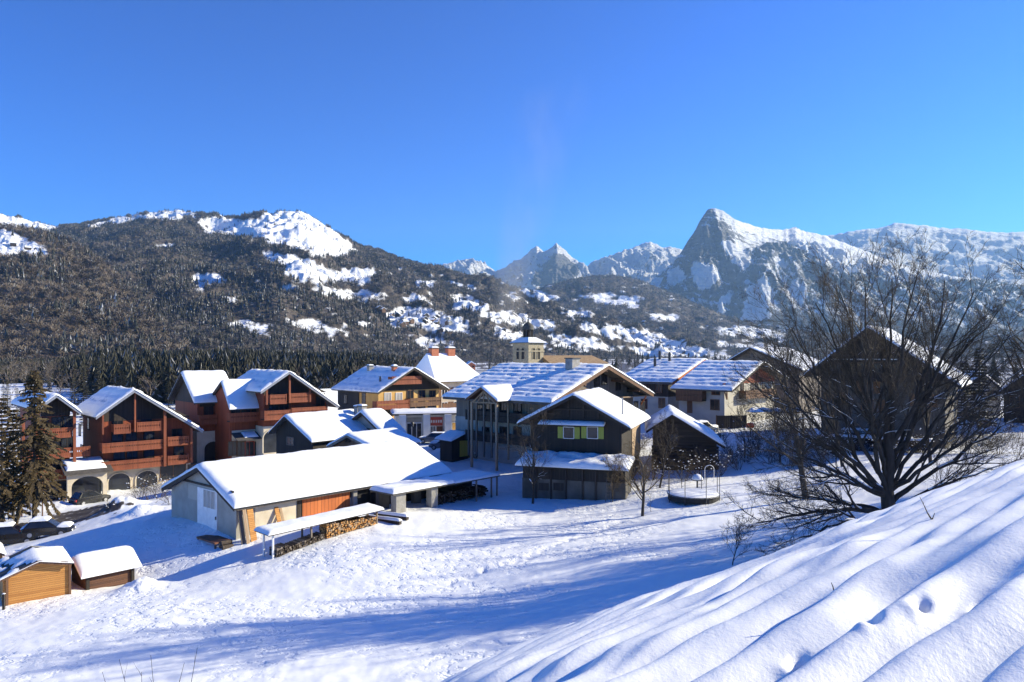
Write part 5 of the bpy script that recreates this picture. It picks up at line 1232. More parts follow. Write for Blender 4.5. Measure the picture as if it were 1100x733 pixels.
# shrubs: many stems from the ground, tufts of snow caught in them
shr = [dict(n=5, kids=6, wob=.12, up=.04, **{'from': .25}), dict(n=4, kids=5, wob=.2, up=.03, ang=(.4, .95), len=(.35, .6), rmin=.010), dict(n=3, kids=3, wob=.22, up=.02, ang=(.4, .9), len=(.4, .6), rmin=.008), dict(n=2, kids=0, wob=.2, up=0, ang=(.4, .9), len=(.4, .6), rmin=.006)]
def shrub(x, Y, H, label, seed, stems=9, mat='twig', snow=20, group=None, name='shrub', wx=None, spread=.5, sr=.10):
    X = (x - CX) / F * Y if wx is None else wx
    e = thing(name, label, 'shrub', (X, Y, gz(X, Y) - .05), 0, group); k = Tree(seed); R = k.r
    for i in range(stems):
        a = R.random() * 6.28; k.grow((.18 * math.cos(a) * H * .4, .18 * math.sin(a) * H * .4, -.1), (spread * math.cos(a) * R.random() * 1.6, spread * math.sin(a) * R.random() * 1.6, 1), H * R.uniform(.6, 1.0), .022, 0, shr)
    k.build(e, M['twig'], M[mat], 0, ('stems', 'stems'))
    if snow:
        b = []
        tips = [q for q in k.tips if q.z > H * .35]; R.shuffle(tips); vs, fs = [], []
        for q in tips[:snow]:
            s = R.uniform(.5, 1.2) * sr; n0 = len(vs)
            for (dx, dy, dz) in ((1, 0, 0), (-1, 0, 0), (0, 1, 0), (0, -1, 0), (0, 0, .7), (0, 0, -.35)): vs.append((q.x + dx * s * R.uniform(.7, 1.4), q.y + dy * s * R.uniform(.7, 1.4), q.z + dz * s))
            for f in ((0, 2, 4), (2, 1, 4), (1, 3, 4), (3, 0, 4), (2, 0, 5), (1, 2, 5), (3, 1, 5), (0, 3, 5)): fs.append(tuple(n0 + j for j in f))
        if fs: tag(np_mesh('caught_snow', np.array(vs), np.array(fs), [M['snow']], smooth=True, parent=e), kind='stuff')
    return e
g1 = 'shrubs by the road'
for i, (x, Y, H, l) in enumerate(((150, 84, 2.6, 'brown bare shrub beside the right arcade arch'), (161, 82, 2.9, 'largest brown bare shrub left of the barn gable'), (171, 80, 2.4, 'brown bare shrub touching the left eave of the barn'), (184, 72, 1.7, 'low dark shrub at the back corner of the grey barn'), (120, 74, 1.2, 'low twiggy shrub on the snow heap by the road'))): shrub(x, Y, H, l, 100 + i, 11, 'far_bare', 26, g1)
g2 = 'snow-dotted garden shrubs'
gl = [(700, 76, 2.6, 'twiggy shrub with snow tufts at the left wall of the log barn'), (735, 75, 3.0, 'broad snow-dotted shrub before the log barn wall'), (752, 76, 3.2, 'tall snow-dotted shrub covering the log barn door'), (772, 77, 3.0, 'snow-dotted shrub at the right corner of the log barn'), (790, 82, 3.2, 'dark shrub right of the log barn with a few snow tufts'), (775, 92, 2.6, 'dark shrub in front of the board fence'),
      (812, 84, 3.6, 'dense dark shrub under the orange bundle'), (828, 80, 3.2, 'dark shrub between garden trees left of the tall trunk'), (848, 78, 3.4, 'dark shrub just left of the tall straight trunk'), (880, 80, 3.0, 'shrub below the left windows of the dark chalet'), (915, 82, 2.2, 'low shrub below the chalet terrace'), (985, 80, 2.8, 'shrub at the right end of the chalet wall'), (1015, 78, 3.2, 'shrub at the right corner of the dark chalet'), (1040, 76, 3.0, 'dark shrub under the small fir'), (1072, 74, 3.2, 'dark shrub near the right edge above the crest'), (1092, 72, 3.4, 'rightmost dark shrub above the snowy crest'), (740, 96, 2.4, 'shrub by the door of the cream house'), (690, 92, 2.0, 'shrub behind the lit side of the black chalet'), (760, 88, 2.6, 'shrub behind the log barn roof'), (955, 74, 2.6, 'shrub behind the trunk of the great tree')]
R = random.Random(31)
near_to = ['under the terrace of the dark chalet', 'behind the great tree trunk', 'at the foot of the dark chalet wall', 'left of the tall straight trunk', 'beside the hedge with the snow cap', 'under the small fir']
for i in range(24):
    k = i % 6; x0 = [905, 945, 980, 840, 800, 1035][k] + R.uniform(-22, 22); gl.append((x0, R.uniform(76, 90), R.uniform(2.0, 3.6), '%s shrub %s, %s' % (['tall', 'squat', 'broad', 'thin-stemmed'][i // 6], near_to[k], ['tufted with snow', 'mostly dark', 'tangled', 'leaning'][i // 6])))
for i, (x, Y, H, l) in enumerate(gl): shrub(x, Y, H, l, 130 + i, 15, 'twig', 30 if x < 800 else 22, g2, spread=.8)
shrub(513, 92, 1.2, 'small twiggy shrub in the snow bank at the farmhouse porch', 160, 6, 'twig', 8)
# hedge with a snow cap beside the cream house
p = at(832, 440, 98); t = thing('hedge', 'dark clipped hedge with a ragged snow cap below the red-gabled house', 'hedge', (p.x, p.y, gz(p.x, p.y) - .1), math.radians(10))
R = random.Random(9); sg = []
for i in range(1500):
    x, y, z = R.uniform(-3.6, 3.6), R.uniform(-.7, .7), R.uniform(.1, 2.7); d = Vector((R.gauss(0, 1), R.gauss(0, 1), R.gauss(.2, 1))).normalized() * R.uniform(.2, .45); sg.append((x, y, z, x + d.x, y + d.y, z + d.z, .03, .01))
tubes_np('foliage', sg, M['needle'], t, 3)
snow_pad('snow_cap', (-3.7, 3.7, -.8, .8), 2.55, .45, t, n=(26, 8), wob=.9, seed=4)

p = at(925, 472, 82); t = thing('hedge', 'long low dark hedge with snow along the foot of the dark chalet', 'hedge', (p.x, p.y, gz(p.x, p.y) - .1), math.radians(-30))
R = random.Random(10); sg = []
for i in range(2600):
    x, y, z = R.uniform(-7, 7), R.uniform(-.7, .7), R.uniform(.1, 1.5); d = Vector((R.gauss(0, 1), R.gauss(0, 1), R.gauss(.2, 1))).normalized() * R.uniform(.2, .45); sg.append((x, y, z, x + d.x, y + d.y, z + d.z, .03, .01))
tubes_np('foliage', sg, M['twig'], t, 3)
snow_pad('snow_cap', (-7, 7, -.6, .6), 1.5, .22, t, n=(40, 8), wob=1.6, seed=6)
# stems in the foreground
def stalks(x, y0, Y, ys, label, seed):
    X = (x - CX) / F * Y; O = Vector((X, Y, float(ground_z(np.array([X]), np.array([Y]))[0]) - .03)); e = thing('dry_stalk', label, 'plant', O); k = Tree(seed); R = k.r
    for (tx, ty) in ys:
        k.limb((R.gauss(0, .03), R.gauss(0, .03), 0), P3(tx, ty, Y + R.gauss(0, .1), O), .007, 0, [dict(kids=3, **{'from': .4}), dict(n=3, kids=0, wob=.1, up=.05, ang=(.3, .6), len=(.08, .2), rmin=.003)], .04, 6)
    k.build(e, M['twig'], M['twig'], 0, ('stems', 'stems'))
stalks(165, 760, 8.5, [(212, 696), (198, 712), (162, 704), (152, 722), (128, 708), (110, 722)], 'thin bare twigs poking into the bottom of the picture from the near slope', 41)
def crest_stalk(x, y, tops, label, seed):
    h = hit(x, y); O = Vector((h.x, h.y, h.z - .02)); e = thing('dry_stalk', label, 'plant', O); k = Tree(seed)
    for (tx, ty) in tops: k.limb((0, 0, 0), P3(tx, ty, h.y, O), .007, 0, [dict(kids=2, **{'from': .4}), dict(n=2, kids=0, wob=.1, up=.05, ang=(.3, .6), len=(.1, .25), rmin=.003)], -.05, 5)
    k.build(e, M['twig'], M['twig'], 0, ('stems', 'stems'))
crest_stalk(1001, 557, [(988, 534), (1004, 551)], 'single dry stalk leaning on the snowy crest right of the great tree', 42)
crest_stalk(897, 640, [(893, 626), (899, 634)], 'short dry stalk in the middle of the rippled slope', 43)

# ------------------------------------------------------------------ conifers
SNOWY = .006
def conifer(x, Y, ztop, label, seed, mat='needle', r=.16, first=.18, dens=1.0, droop=.35, spread=.2, name='fir_tree', group=None, place=True, sparse=0.0):
    X = (x - CX) / F * Y; zb = gz(X, Y); H = (CAMZ - (ztop - YH) / F * Y) - zb if ztop is not None else 15
    e = thing(name, label, 'tree', (X, Y, zb - .1), 0, group); R = random.Random(seed); br = []; vs = []; fs = []; mi = []
    for i in range(8): br.append((0, 0, H * i / 8, 0, 0, H * (i + 1) / 8, r * (1 - i / 8) + .01, r * (1 - (i + 1) / 8) + .01))
    tubes_np('trunk', br, M['bark'], e, 7); nw = int(H * 2.1 * dens)
    lb = []
    for i in range(nw):
        t = first + (1 - first) * (i + .5) / nw; z = H * t; ln = H * spread * (1 - t) ** .75 * R.uniform(.7, 1.2) + .15
        for j in range(R.randint(5, 7)):
            if R.random() < sparse: continue
            a = R.random() * 6.28; l = ln * R.uniform(.6, 1.15); n = max(3, int(l / .3)); p = Vector((0, 0, z)); d = Vector((math.cos(a), math.sin(a), .15))
            for q in range(n):
                d = (d + Vector((0, 0, -droop * .28 if q < n * .7 else .1))).normalized(); p2 = p + d * (l / n); lb.append((*p, *p2, .03 * (1 - q / n) + .006, .03 * (1 - (q + 1) / n) + .006))
                for s_ in range(7):
                    c = p.lerp(p2, R.random()); sd = Vector((-d.y, d.x, 0)) * R.choice((-1, 1)) * R.uniform(.4, 1) + d * .6 + Vector((0, 0, R.uniform(-.9, .1))); sd = sd.normalized() * R.uniform(.22, .5)
                    w = sd.orthogonal().normalized() * R.uniform(.05, .11); b = len(vs); vs += [tuple(c - w * .5), tuple(c + w * .5), tuple(c + sd * .6 + w), tuple(c + sd), tuple(c + sd * .6 - w)]
                    fs.append((b, b + 1, b + 2, b + 3, b + 4)); mi.append(1 if R.random() < SNOWY and sd.z > -.2 else 0)
                p = p2
    tag(tubes_np('branches', lb, M['bark'], e, 3), kind='stuff')
    np_mesh('crown', np.array(vs), np.array(fs), [M[mat], M['snow']], mi, parent=e)
    return e
conifer(37, 78, 396, 'tall sparse fir with a bare lower trunk and warm brown-green needles before the left chalet', 3, 'needle_warm', .24, .2, 1.25, .5, .27, sparse=.08)
conifer(2, 76, 425, 'dark fir cut off by the left edge of the view', 4, 'needle_warm', .22, .12, 1.0, .4, .24)
conifer(14, 82, 438, 'smaller warm-toned fir squeezed between the two tall firs', 6, 'needle_warm', .16, .12, 1.1, .4, .2)
conifer(1052, 92, 372, 'small dark fir right of the dark-gabled chalet', 5, 'needle', .2, .1, 1.2, .3, .17)
conifer(1036, 98, 388, 'slim fir partly behind the small dark fir', 7, 'needle', .15, .1, 1.2, .3, .15)
protos = [conifer(20 + 40 * i, 178, None, 'dark conifer in the front row of the wood behind the red chalets', 60 + i, 'needle', .2, .06, .8, .3, .19, 'conifer_tree', 'conifers at the edge of the wood') for i in range(3)]
R = random.Random(77); n = 0
for i in range(64):
    x = R.uniform(-20, 480); Y = R.uniform(165, 240); X = (x - CX) / F * Y; h = R.uniform(9.5, 15) / 15 * (.75 if x < 70 or x > 400 else 1.0) * (.8 if Y < 190 else 1)
    o = protos[n] if n < 3 else copy_tree(protos[R.randrange(3)]); n += 1
    o.location = (X, Y, gz(X, Y) - .2); o.rotation_euler.z = R.random() * 6.28; o.scale = (h, h, h)
# ------------------------------------------------------------------ sheds, huts, small things
th = BARN.th; eu, ew = BARN.eu, BARN.ew
def base_at(x, y, Y): p = at(x, y, Y); return Vector((p.x, p.y, gz(p.x, p.y)))
# firewood shelter along the barn
A = at(291, 605, 52.5); g0 = gz(A.x, A.y); L = 9.9
t = thing('woodshed', 'long narrow open woodshed with a snow slab roof in front of the barn', 'woodshed', (A.x, A.y, g0), th)
def wl(u, w): p = Vector((A.x, A.y, 0)) + eu * u + ew * w; return gz(p.x, p.y) - g0
zr0 = at(284, 571, 52.5).z - g0; zr1 = at(403, 546, 59.3).z - g0
sl_ = (zr1 - zr0) / L
for w in (.25, 3.4, 6.6, 9.5):
    for u in (-.15, -1.35):
        b = MB(); zt = zr0 + sl_ * w - .3; b.box(u - .06, u + .06, w - .06, w + .06, wl(u, w) - .4, zt + .1 * (u < -1)); b.build('post', M['white_paint'] if w < 1 else M['wood_grey'], t)
b = MB(); b.hexa([(-1.7, -.3, zr0 - .2), (.25, -.3, zr0 - .28), (.25, L, zr1 - .28), (-1.7, L, zr1 - .2), (-1.7, -.3, zr0 - .12), (.25, -.3, zr0 - .2), (.25, L, zr1 - .2), (-1.7, L, zr1 - .12)]); rf = b.build('roof', M['wood_dark'], t)
snow_pad('roof_snow', (-1.75, .3, -.35, L + .05), 0, .3, rf, n=(10, 40), T=lambda x, y, z: (x, y, zr0 + sl_ * y - .195 - (x - .25) * .04 + z), wob=.2)
def wood_stack(w0, w1, top0, top1, name, label, ms, seed, gap=.0):
    R = random.Random(seed); b = MB(); w = w0
    base = min(wl(0, w0), wl(0, w1)) - .1
    while w < w1:
        t_ = (w - w0) / (w1 - w0); z = wl(-.2, w) + .1; zt = zr0 + sl_ * w - .35 - (top0 * (1 - t_) + top1 * t_)
        while z < zt:
            r = R.uniform(.06, .1); b.tube((-.95, w + R.uniform(-.03, .03), z), (.05 + R.uniform(-.05, .06), w + R.uniform(-.03, .03), z + R.uniform(-.02, .02)), r, n=6, mi=R.choice((0, 0, 1, 2))); z += .155
        w += .16
    o = b.build(name, ms); o.location = (A.x, A.y, g0); o.rotation_euler.z = th; return tag(o, label, 'firewood')
wood_stack(4.7, 9.3, .02, .35, 'firewood_stack', 'pale split firewood stacked up to the woodshed roof at its far end', [M['log_ends'], M['wood_pale'], M['wood_hut']], 1)
wood_stack(.5, 4.5, 1.0, .75, 'firewood_stack', 'low dark old firewood stack at the near end of the woodshed', [M['log_dark'], M['wood_dark'], M['wood_grey']], 2)
# snow-laden beams lying beyond the woodshed
for (x, y, Y, l, lab) in ((412, 556, 60.5, 3.4, 'snow-covered beam lying in front of the pillared shelter, nearer the woodshed'), (420, 551, 62, 3.4, 'snow-covered beam lying right beside the concrete pillar of the shelter')):
    p = base_at(x, y, Y); t = thing('beam', lab, 'beam', p, math.radians(-28)); b = MB(); b.box(-l / 2, l / 2, -.15, .15, -.05, .22); b.build('timber', M['wood_dark'], t); snow_pad('snow_cap', (-l / 2 - .05, l / 2 + .05, -.22, .22), .223, .24, t, n=(24, 5))

# pillared shelter
A2 = at(428, 552, 64); g2 = gz(A2.x, A2.y)
t = thing('open_shelter', 'open shelter with stout concrete pillars and a snow-covered slab roof at the barn end', 'shelter', (A2.x, A2.y, g2), th)
zt = at(425, 528, 63.5).z - g2
for w, dx in ((.0, .55), (3.9, .4)):
    p = Vector((A2.x, A2.y, 0)) + ew * w; zb = gz(p.x, p.y) - g2; b = MB(); b.box(-.35, .35, w - dx, w + dx, zb - .5, zt - .25); b.build('pillar', M['concrete'], t, bevel=.03)
    b = MB(); b.box(-2.4, -1.9, w - dx, w + dx, zb - .5, zt - .25); b.build('pillar', M['concrete_dirty'], t)
b = MB(); b.box(-2.5, .6, -1.1, 6.2, zt - .245, zt - .1); rf = b.build('roof', M['concrete_dirty'], t)
snow_pad('roof_snow', (-2.55, .68, -1.15, 6.25), zt - .097, .38, rf, n=(16, 26))
b = MB(); b.box(-3.4, .5, 6.25, 12.4, zt - .3, zt - .18); rf2 = b.build('lower_roof', M['slate'], t); snow_pad('roof_snow', (-3.45, .55, 6.27, 12.45), zt - .177, .25, rf2, n=(16, 26), seed=5)
for w in (9.3, 11.4, 12.2): p = Vector((A2.x, A2.y, 0)) + ew * w; zb = gz(p.x, p.y) - g2; b = MB(); b.box(.25, .37, w - .06, w + .06, zb - .4, zt - .303); b.build('post', M['wood_grey'], t)
b = MB(); b.box(-3.3, -3.2, -.5, 12.3, -.8, zt - .32); b.build('back_wall', M['wood_dark'], t)
# stored stuff inside it
p = Vector((A2.x, A2.y, 0)) + ew * 8.2 - eu * 1.1; R = random.Random(4); b = MB()
for i in range(150):
    w = R.uniform(-3.6, 3.4); z = R.uniform(.1, 1.1); b.tube((-.6, w, z), (.5 + R.uniform(0, .3), w + R.uniform(-.1, .1), z), R.uniform(.07, .12), n=6, mi=R.choice((0, 1)))
o = b.build('firewood_stack', [M['log_dark'], M['wood_dark']]); o.location = (p.x, p.y, gz(p.x, p.y)); o.rotation_euler.z = th; tag(o, 'long dark log stack under the lower roof of the pillared shelter', 'firewood')

# garden huts
H = House('hut', 'orange-brown plank hut with patchy snow on its low gable roof', 'hut', 38, (41.5, 600.5, 47.3), (1, 620), (77, 602), 4.6, gz(at(41, 640, 48.5).x, 48.5) - .1, of=.25, es=.12, thick=.08, snow=.12, back=.2)
H.walls(M['wood_hut']); H.roof(M['slate'], seed=81, bare=.12, trim=M['wood_brown'])
for x in (7.5, 75): u = H.on('front', x, 625)[0]; b = MB(); T = H.T('front'); b.box(u - .07, u + .07, .003, .09, -1.2, H.roofz(u) - .28, T=T); b.build('corner_post', M['wood_brown'], H.e)
H.window('left', 0, 0, .1, .1) if False else None
H = House('hut', 'dark little hut with a thick even snow roof and brown plank panel', 'hut', -41, (79, 594.5, 50.5), (70, 606), (88.5, 615), 3.7, gz(at(110, 625, 50.5).x, 50.5) - .3, of=.3, es=.3, thick=.1, snow=.3, back=.25)
H.walls(M['wood_hutdark']); H.roof(M['wood_dark'], seed=83, trim=M['wood_dark'])
T = H.T('right')
for w in (H.of + .1, H.L - .4): b = MB(); b.box(w - .1, w + .1, .003, .14, -1.5, H.roofz(H.u1) - .35, T=T); b.build('corner_post', M['wood_black'], H.e)
b = MB(); b.box(H.of, H.L - .3, .004, .1, H.roofz(H.u1) - .62, H.roofz(H.u1) - .36, T=T); b.build('top_rail', M['wood_black'], H.e)
H = House('hut', 'hut mostly outside the left edge, only its snowy eave showing', 'hut', 38, (-34, 578, 55), (-70, 600), (5, 592), 3.6, gz(-40, 56) - .1, of=.25, es=.12, thick=.08, snow=.2, back=.2)
H.walls(M['wood_hut']); H.roof(M['slate'], seed=85, trim=M['wood_brown'])
p = base_at(4, 654, 45.6); t = thing('post', 'short dark post in the snow at the left corner of the orange-brown hut', 'post', p)
b = MB(); b.box(-.06, .06, -.06, .06, -.4, 1.0); b.build('shaft', M['wood_dark'], t); snow_pad('snow_cap', (-.08, .08, -.08, .08), 1.003, .08, t, n=(3, 3))

# trampoline
p = at(745, 524, 66); g = gz(p.x, p.y); t = thing('trampoline', 'round garden trampoline with net poles, its mat buried in snow', 'trampoline', (p.x, p.y, g))
r = 2.25; b = MB(); n = 32
for i in range(n):
    a0, a1 = 2 * math.pi * i / n, 2 * math.pi * (i + 1) / n; b.tube((r * math.cos(a0), r * math.sin(a0), .5), (r * math.cos(a1), r * math.sin(a1), .5), .06, n=6)
b.build('ring', M['metal_dark'], t)
b = MB(); b.lathe((0, 0, 0), [(r - .02, .0), (r - .02, .47)], 32); b.build('skirt', M['rubber'], t)
q = np.linspace(0, 1, 12); aa = np.linspace(0, 2 * math.pi, 40, endpoint=False); v = [(0, 0, .74)]; f = []
for k in q[1:]:
    for a in aa: v.append((r * 1.03 * k * math.cos(a), r * 1.03 * k * math.sin(a), .5 + .24 * (1 - k ** 6) + .05 * float(noise2(np.array([3 * k * math.cos(a)]), np.array([3 * k * math.sin(a)]), 3)[0])))
for i in range(40): f.append((0, 1 + i, 1 + (i + 1) % 40))
for k in range(10):
    for i in range(40): f.append((1 + k * 40 + i, 1 + (k + 1) * 40 + i, 1 + (k + 1) * 40 + (i + 1) % 40, 1 + k * 40 + (i + 1) % 40))
b = MB(); b.add(v, f); b.build('snow_cover', M['snow'], t, smooth=True)
for i in range(8):
    a = 2 * math.pi * (i + .3) / 8; x, y = r * 1.03 * math.cos(a), r * 1.03 * math.sin(a); b = MB(); b.tube((x, y, -.3), (x, y, 2.35), .03, n=6); b.build('net_pole', M['metal_dark'], t)
p = at(762, 512, 73); t = thing('garden_arch', 'small hooped white garden frame just behind the trampoline', 'frame', (p.x, p.y, gz(p.x, p.y))); b = MB()
arc = [(.45 * math.cos(math.pi * (1 - i / 8)), 0, 1.35 + .4 * math.sin(math.pi * (1 - i / 8))) for i in range(9)]; arc = [(-.45, 0, -.2)] + arc + [(.45, 0, -.2)]
for i in range(len(arc) - 1): b.tube(arc[i], arc[i + 1], .03, n=6)
b.build('hoop', M['white_paint'], t)
p = at(749, 520, 71); t = thing('garden_table', 'small garden table heaped with snow behind the trampoline', 'table', (p.x, p.y, gz(p.x, p.y))); b = MB(); b.lathe((0, 0, 0), [(.55, .7), (.55, .76)], 16); b.build('top', M['wood_dark'], t)
b = MB(); b.lathe((0, 0, 0), [(.54, .763), (.5, .95), (.3, 1.2), (.05, 1.3)], 16); b.build('snow_heap', M['snow'], t, smooth=True)
b = MB(); b.tube((0, 0, -.2), (0, 0, .7), .08); b.build('leg', M['metal_dark'], t)
# orange bundle in the garden
p = at(806, 457, 84); t = thing('bundle', 'bright orange tarpaulin bundle on a stake among the dark garden shrubs', 'bundle', (p.x, p.y, gz(p.x, p.y))); zz = p.z - gz(p.x, p.y); R = random.Random(3); b = MB()
b.lathe((0, 0, zz), [(.12, -.3), (.4, -.25), (.5, 0), (.38, .22), (.1, .3)], 9); o = b.build('cover', M['orange'], t, smooth=True)
b = MB(); b.tube((0, 0, -.2), (0, 0, zz - .28), .05, n=6); b.build('stake', M['wood_dark'], t)

# lamps and poles
def lamp(x, y, Y, h, label):
    p = base_at(x, y, Y); t = thing('street_lamp', label, 'street lamp', p); b = MB(); b.tube((0, 0, -.2), (0, 0, .5), .11, .09, 10); b.tube((0, 0, .5), (0, 0, h), .06, .045, 8); b.build('pole', M['metal_dark'], t)
    b = MB(); b.lathe((0, 0, h), [(.06, .003), (.16, .12), (.22, .55)], 6); b.build('lantern', M['glass'], t); b = MB(); b.lathe((0, 0, h), [(.28, .553), (.2, .68), (.05, .8)], 6); b.build('lamp_cap', M['metal_dark'], t)
lamp(443, 477, 103, 3.0, 'black lantern street lamp in front of the white shop row')
lamp(9, 556, 84, 4.4, 'dark street lamp at the left edge beneath the firs')
for x, Y, h, m, l in ((23.5, 82, 3.9, 'rust', 'reddish pole left of the bare fir trunk'), (45.5, 81, 3.9, 'wood_brown', 'brown pole right of the bare fir trunk')):
    p = base_at(x, 558, Y); t = thing('pole', l, 'pole', p); b = MB(); b.tube((0, 0, -.3), (0, 0, h), .07, .06, 8); b.build('shaft', M[m], t); b = MB(); b.tube((0, 0, h + .003), (0, 0, h + .06), .09, .07, 8); b.build('cap', M['metal_dark'], t)

# cars
def car(x, y, Y, rot, paint, label, snow=0.0, L=4.2, H=1.5, W=1.76, group=None, dz=0.0):
    p = base_at(x, y, Y); t = thing('parked_car', label, 'car', (p.x, p.y, p.z + .02 + dz), math.radians(rot), group); l = L / 2; w = W / 2
    def loft(sec, name, mat, par, smooth=True, mi=None):
        vs = []; fs = []; n = len(sec[0])
        for s_ in sec: vs += s_
        for k in range(len(sec) - 1):
            for i in range(n): fs.append((k * n + i, k * n + (i + 1) % n, (k + 1) * n + (i + 1) % n, (k + 1) * n + i))
        fs += [tuple(range(n - 1, -1, -1)), tuple((len(sec) - 1) * n + i for i in range(n))]
        b = MB(); b.add(vs, fs); return b.build(name, mat, par, bevel=.03)
    def ring(xx, ww, z0, z1, tuck=.92): return [(xx, -ww * tuck, z0), (xx, ww * tuck, z0), (xx, ww, (z0 + z1) * .5), (xx, ww * .95, z1), (xx, -ww * .95, z1), (xx, -ww, (z0 + z1) * .5)]
    hb = H * .6
    body = loft([ring(-l, w * .86, .38, hb * .86), ring(-l + .15, w * .97, .24, hb * .99), ring(-l + .9, w, .2, hb), ring(l - 1.2, w, .2, hb), ring(l - .35, w * .95, .24, hb * .87), ring(l, w * .8, .36, hb * .68)], 'body', M[paint], t)
    def cab(xx, ww, z): return [(xx, -ww, z), (xx, ww, z)]
    b = MB(); x0, x1, x2, x3 = -l + .25, -l + .75, l - 2.0, l - 1.15; wb, wt = w * .93, w * .74
    b.hexa([(x0, -wb, hb - .01), (x3, -wb, hb - .01), (x3, wb, hb - .01), (x0, wb, hb - .01), (x1, -wt, H), (x2, -wt, H), (x2, wt, H), (x1, wt, H)]); cb = b.build('cabin', M[paint], t, bevel=.05)
    # glass lies on the cabin's slanted faces
    def quad(P, off, name):
        P = [Vector(q) for q in P]; c = sum(P, Vector()) / 4; n_ = (P[1] - P[0]).cross(P[2] - P[0]).normalized()
        if n_.dot(c - Vector((0, 0, H * .6))) < 0: n_ = -n_
        Q = [c + (q - c) * .84 for q in P]; b = MB(); b.hexa([q + n_ * .004 for q in Q] + [q + n_ * .02 for q in Q]); b.build(name, M['glass'], cb)
    quad([(x0, -wb, hb), (x0, wb, hb), (x1, wt, H), (x1, -wt, H)], 0, 'rear_window'); quad([(x3, -wb, hb), (x3, wb, hb), (x2, wt, H), (x2, -wt, H)], 0, 'windscreen')
    for s_ in (-1, 1): quad([(x0 + .1, s_ * wb, hb), (x3, s_ * wb, hb), (x2, s_ * wt, H), (x1, s_ * wt, H)], 0, 'side_window')
    for xx in (-l + .78, l - .82):
        for s_ in (-1, 1):
            b = MB(); b.tube((xx, s_ * (w - .2), .32), (xx, s_ * (w + .015), .32), .32, n=16); wh = b.build('wheel', M['rubber'], t); b = MB(); b.tube((xx, s_ * (w + .017), .32), (xx, s_ * (w + .03), .32), .19, n=12); b.build('rim', M['metal_grey'], wh)
    for s_ in (-1, 1):
        b = MB(); b.box(-l - .02, -l + .14, s_ * w * .72 - .14, s_ * w * .72 + .14, hb * .62, hb * .86); b.build('tail_lamp', M['lamp_red'], t); b = MB(); b.box(l - .12, l + .01, s_ * w * .6 - .16, s_ * w * .6 + .16, hb * .5, hb * .66); b.build('headlight', M['white_paint'], t)
    if snow:
        snow_pad('roof_snow', (x1 - .1, x2 + .1, -wt - .05, wt + .05), H + .003, snow, cb); snow_pad('bonnet_snow', (x3 - .1, l - .15, -w * .85, w * .85), hb * .93, snow, body)
        if snow > .2: snow_pad('boot_snow', (-l + .02, x0 + .25, -w * .8, w * .8), hb * .95, snow, body)
    return t
car(97, 541, 88, 62, 'car_black', 'black car parked in front of the arcade arches of the left chalet', .0, 4.3, 1.55)
car(466, 475, 107, 172, 'car_grey', 'grey estate car parked by the white shop row', .08, 4.4, 1.5)
car(478, 480, 101, 165, 'car_grey', 'car buried under snow in front of the grey estate car', .4)
car(11, 583, 65, 24, 'car_black', 'dark car with snow on its roof behind the orange-brown hut, at the left edge', .22, 4.4, 1.7)
car(52, 579, 66, 18, 'car_black', 'dark snow-capped car behind the hut, right of the other one', .3, 4.0, 1.45)
car(655, 452, 108, 120, 'car_black', 'dark car with snow between farmhouse and cream timber house', .2)
car(756, 455, 98, 30, 'car_grey', 'grey snow-topped car behind the log barn roof', .25)
# little kiosk-like lean shed with a yellow door by the farmhouse
H = House('shed', 'small shed with a yellow door and snowy roof at the farmhouse corner', 'shed', 40, (500, 463, 92), (485, 471), (510, 472), 3.4, .9, of=.3, es=.25, thick=.12, snow=.3)
H.walls(M['wood_dark']); H.roof(M['slate'], seed=91); H.panel('front', 494, 474, 503, 490, 'yellow_door', 'door', .06, .055)

# far houses on the slopes and the plain
def on_slope(name, x, y):
    X, Y, Z, sn, px, py, V = MT[name]; d = (px - x) ** 2 + (py - y) ** 2 + (V > 1) * 1e6; i = np.unravel_index(np.argmin(d), d.shape); return Vector((X[i], Y[i], Z[i]))
def far_house(p, rot, s, wall, label, group=None):
    R = (Vector((0, 0, 0))); b = MB(); w, l, h, r = 4.5 * s, 6 * s, 4.5 * s, 7.4 * s
    b.prism([(-w, -3), (w, -3), (w, h), (0, r - .2), (-w, h)], lambda a, c, d: (a, d, c), -l, l, 0)
    for k in (-1, 1): b.prism([(0, r - .15), (k * w * 1.25, h - .95 * s), (k * w * 1.25, h - .3 * s), (0, r + .55)], lambda a, c, d: (a, d, c), -l * 1.12, l * 1.12, 1)
    for u in (-w * .5, w * .5): b.box(u - .6, u + .6, -l - .06, -l - .004, h * .35, h * .7, 2)
    o = b.build('mountain_house', [M[wall], M['snow'], M['dark_gap']]); o.location = p; o.rotation_euler.z = rot; return tag(o, label, 'house', group)
R = random.Random(12)
for i in range(26):
    x = R.gauss(455, 24); y = 344 + (x - 455) * .16 + R.gauss(0, 5.5)
    far_house(on_slope('wooded_mountain', x, y), R.uniform(-1, 1.6), R.uniform(.8, 1.15), R.choice(('wood_brown', 'wood_dark', 'plaster_pale')), 'tiny snow-roofed house in the hamlet on the far meadow slope', 'houses of the far hamlet')
for i in range(16):
    x = R.uniform(585, 720); y = 356 + R.gauss(0, 7)
    far_house(on_slope('valley_hill', x, y), R.uniform(-1, 1.6), R.uniform(1.0, 1.5), R.choice(('wood_brown', 'wood_dark', 'plaster_pale')), 'tiny house scattered on the snowy meadows right of the church', 'houses on the far meadows')
for i in range(18):
    x = R.uniform(742, 850); y = 354 + R.gauss(0, 3)
    far_house(on_slope('valley_hill', x, y), R.uniform(-1, 1.6), R.uniform(1.0, 1.5), R.choice(('wood_brown', 'wood_dark', 'plaster_pale')), 'tiny house in the misty village at the foot of the rocky peak', 'houses of the misty village')
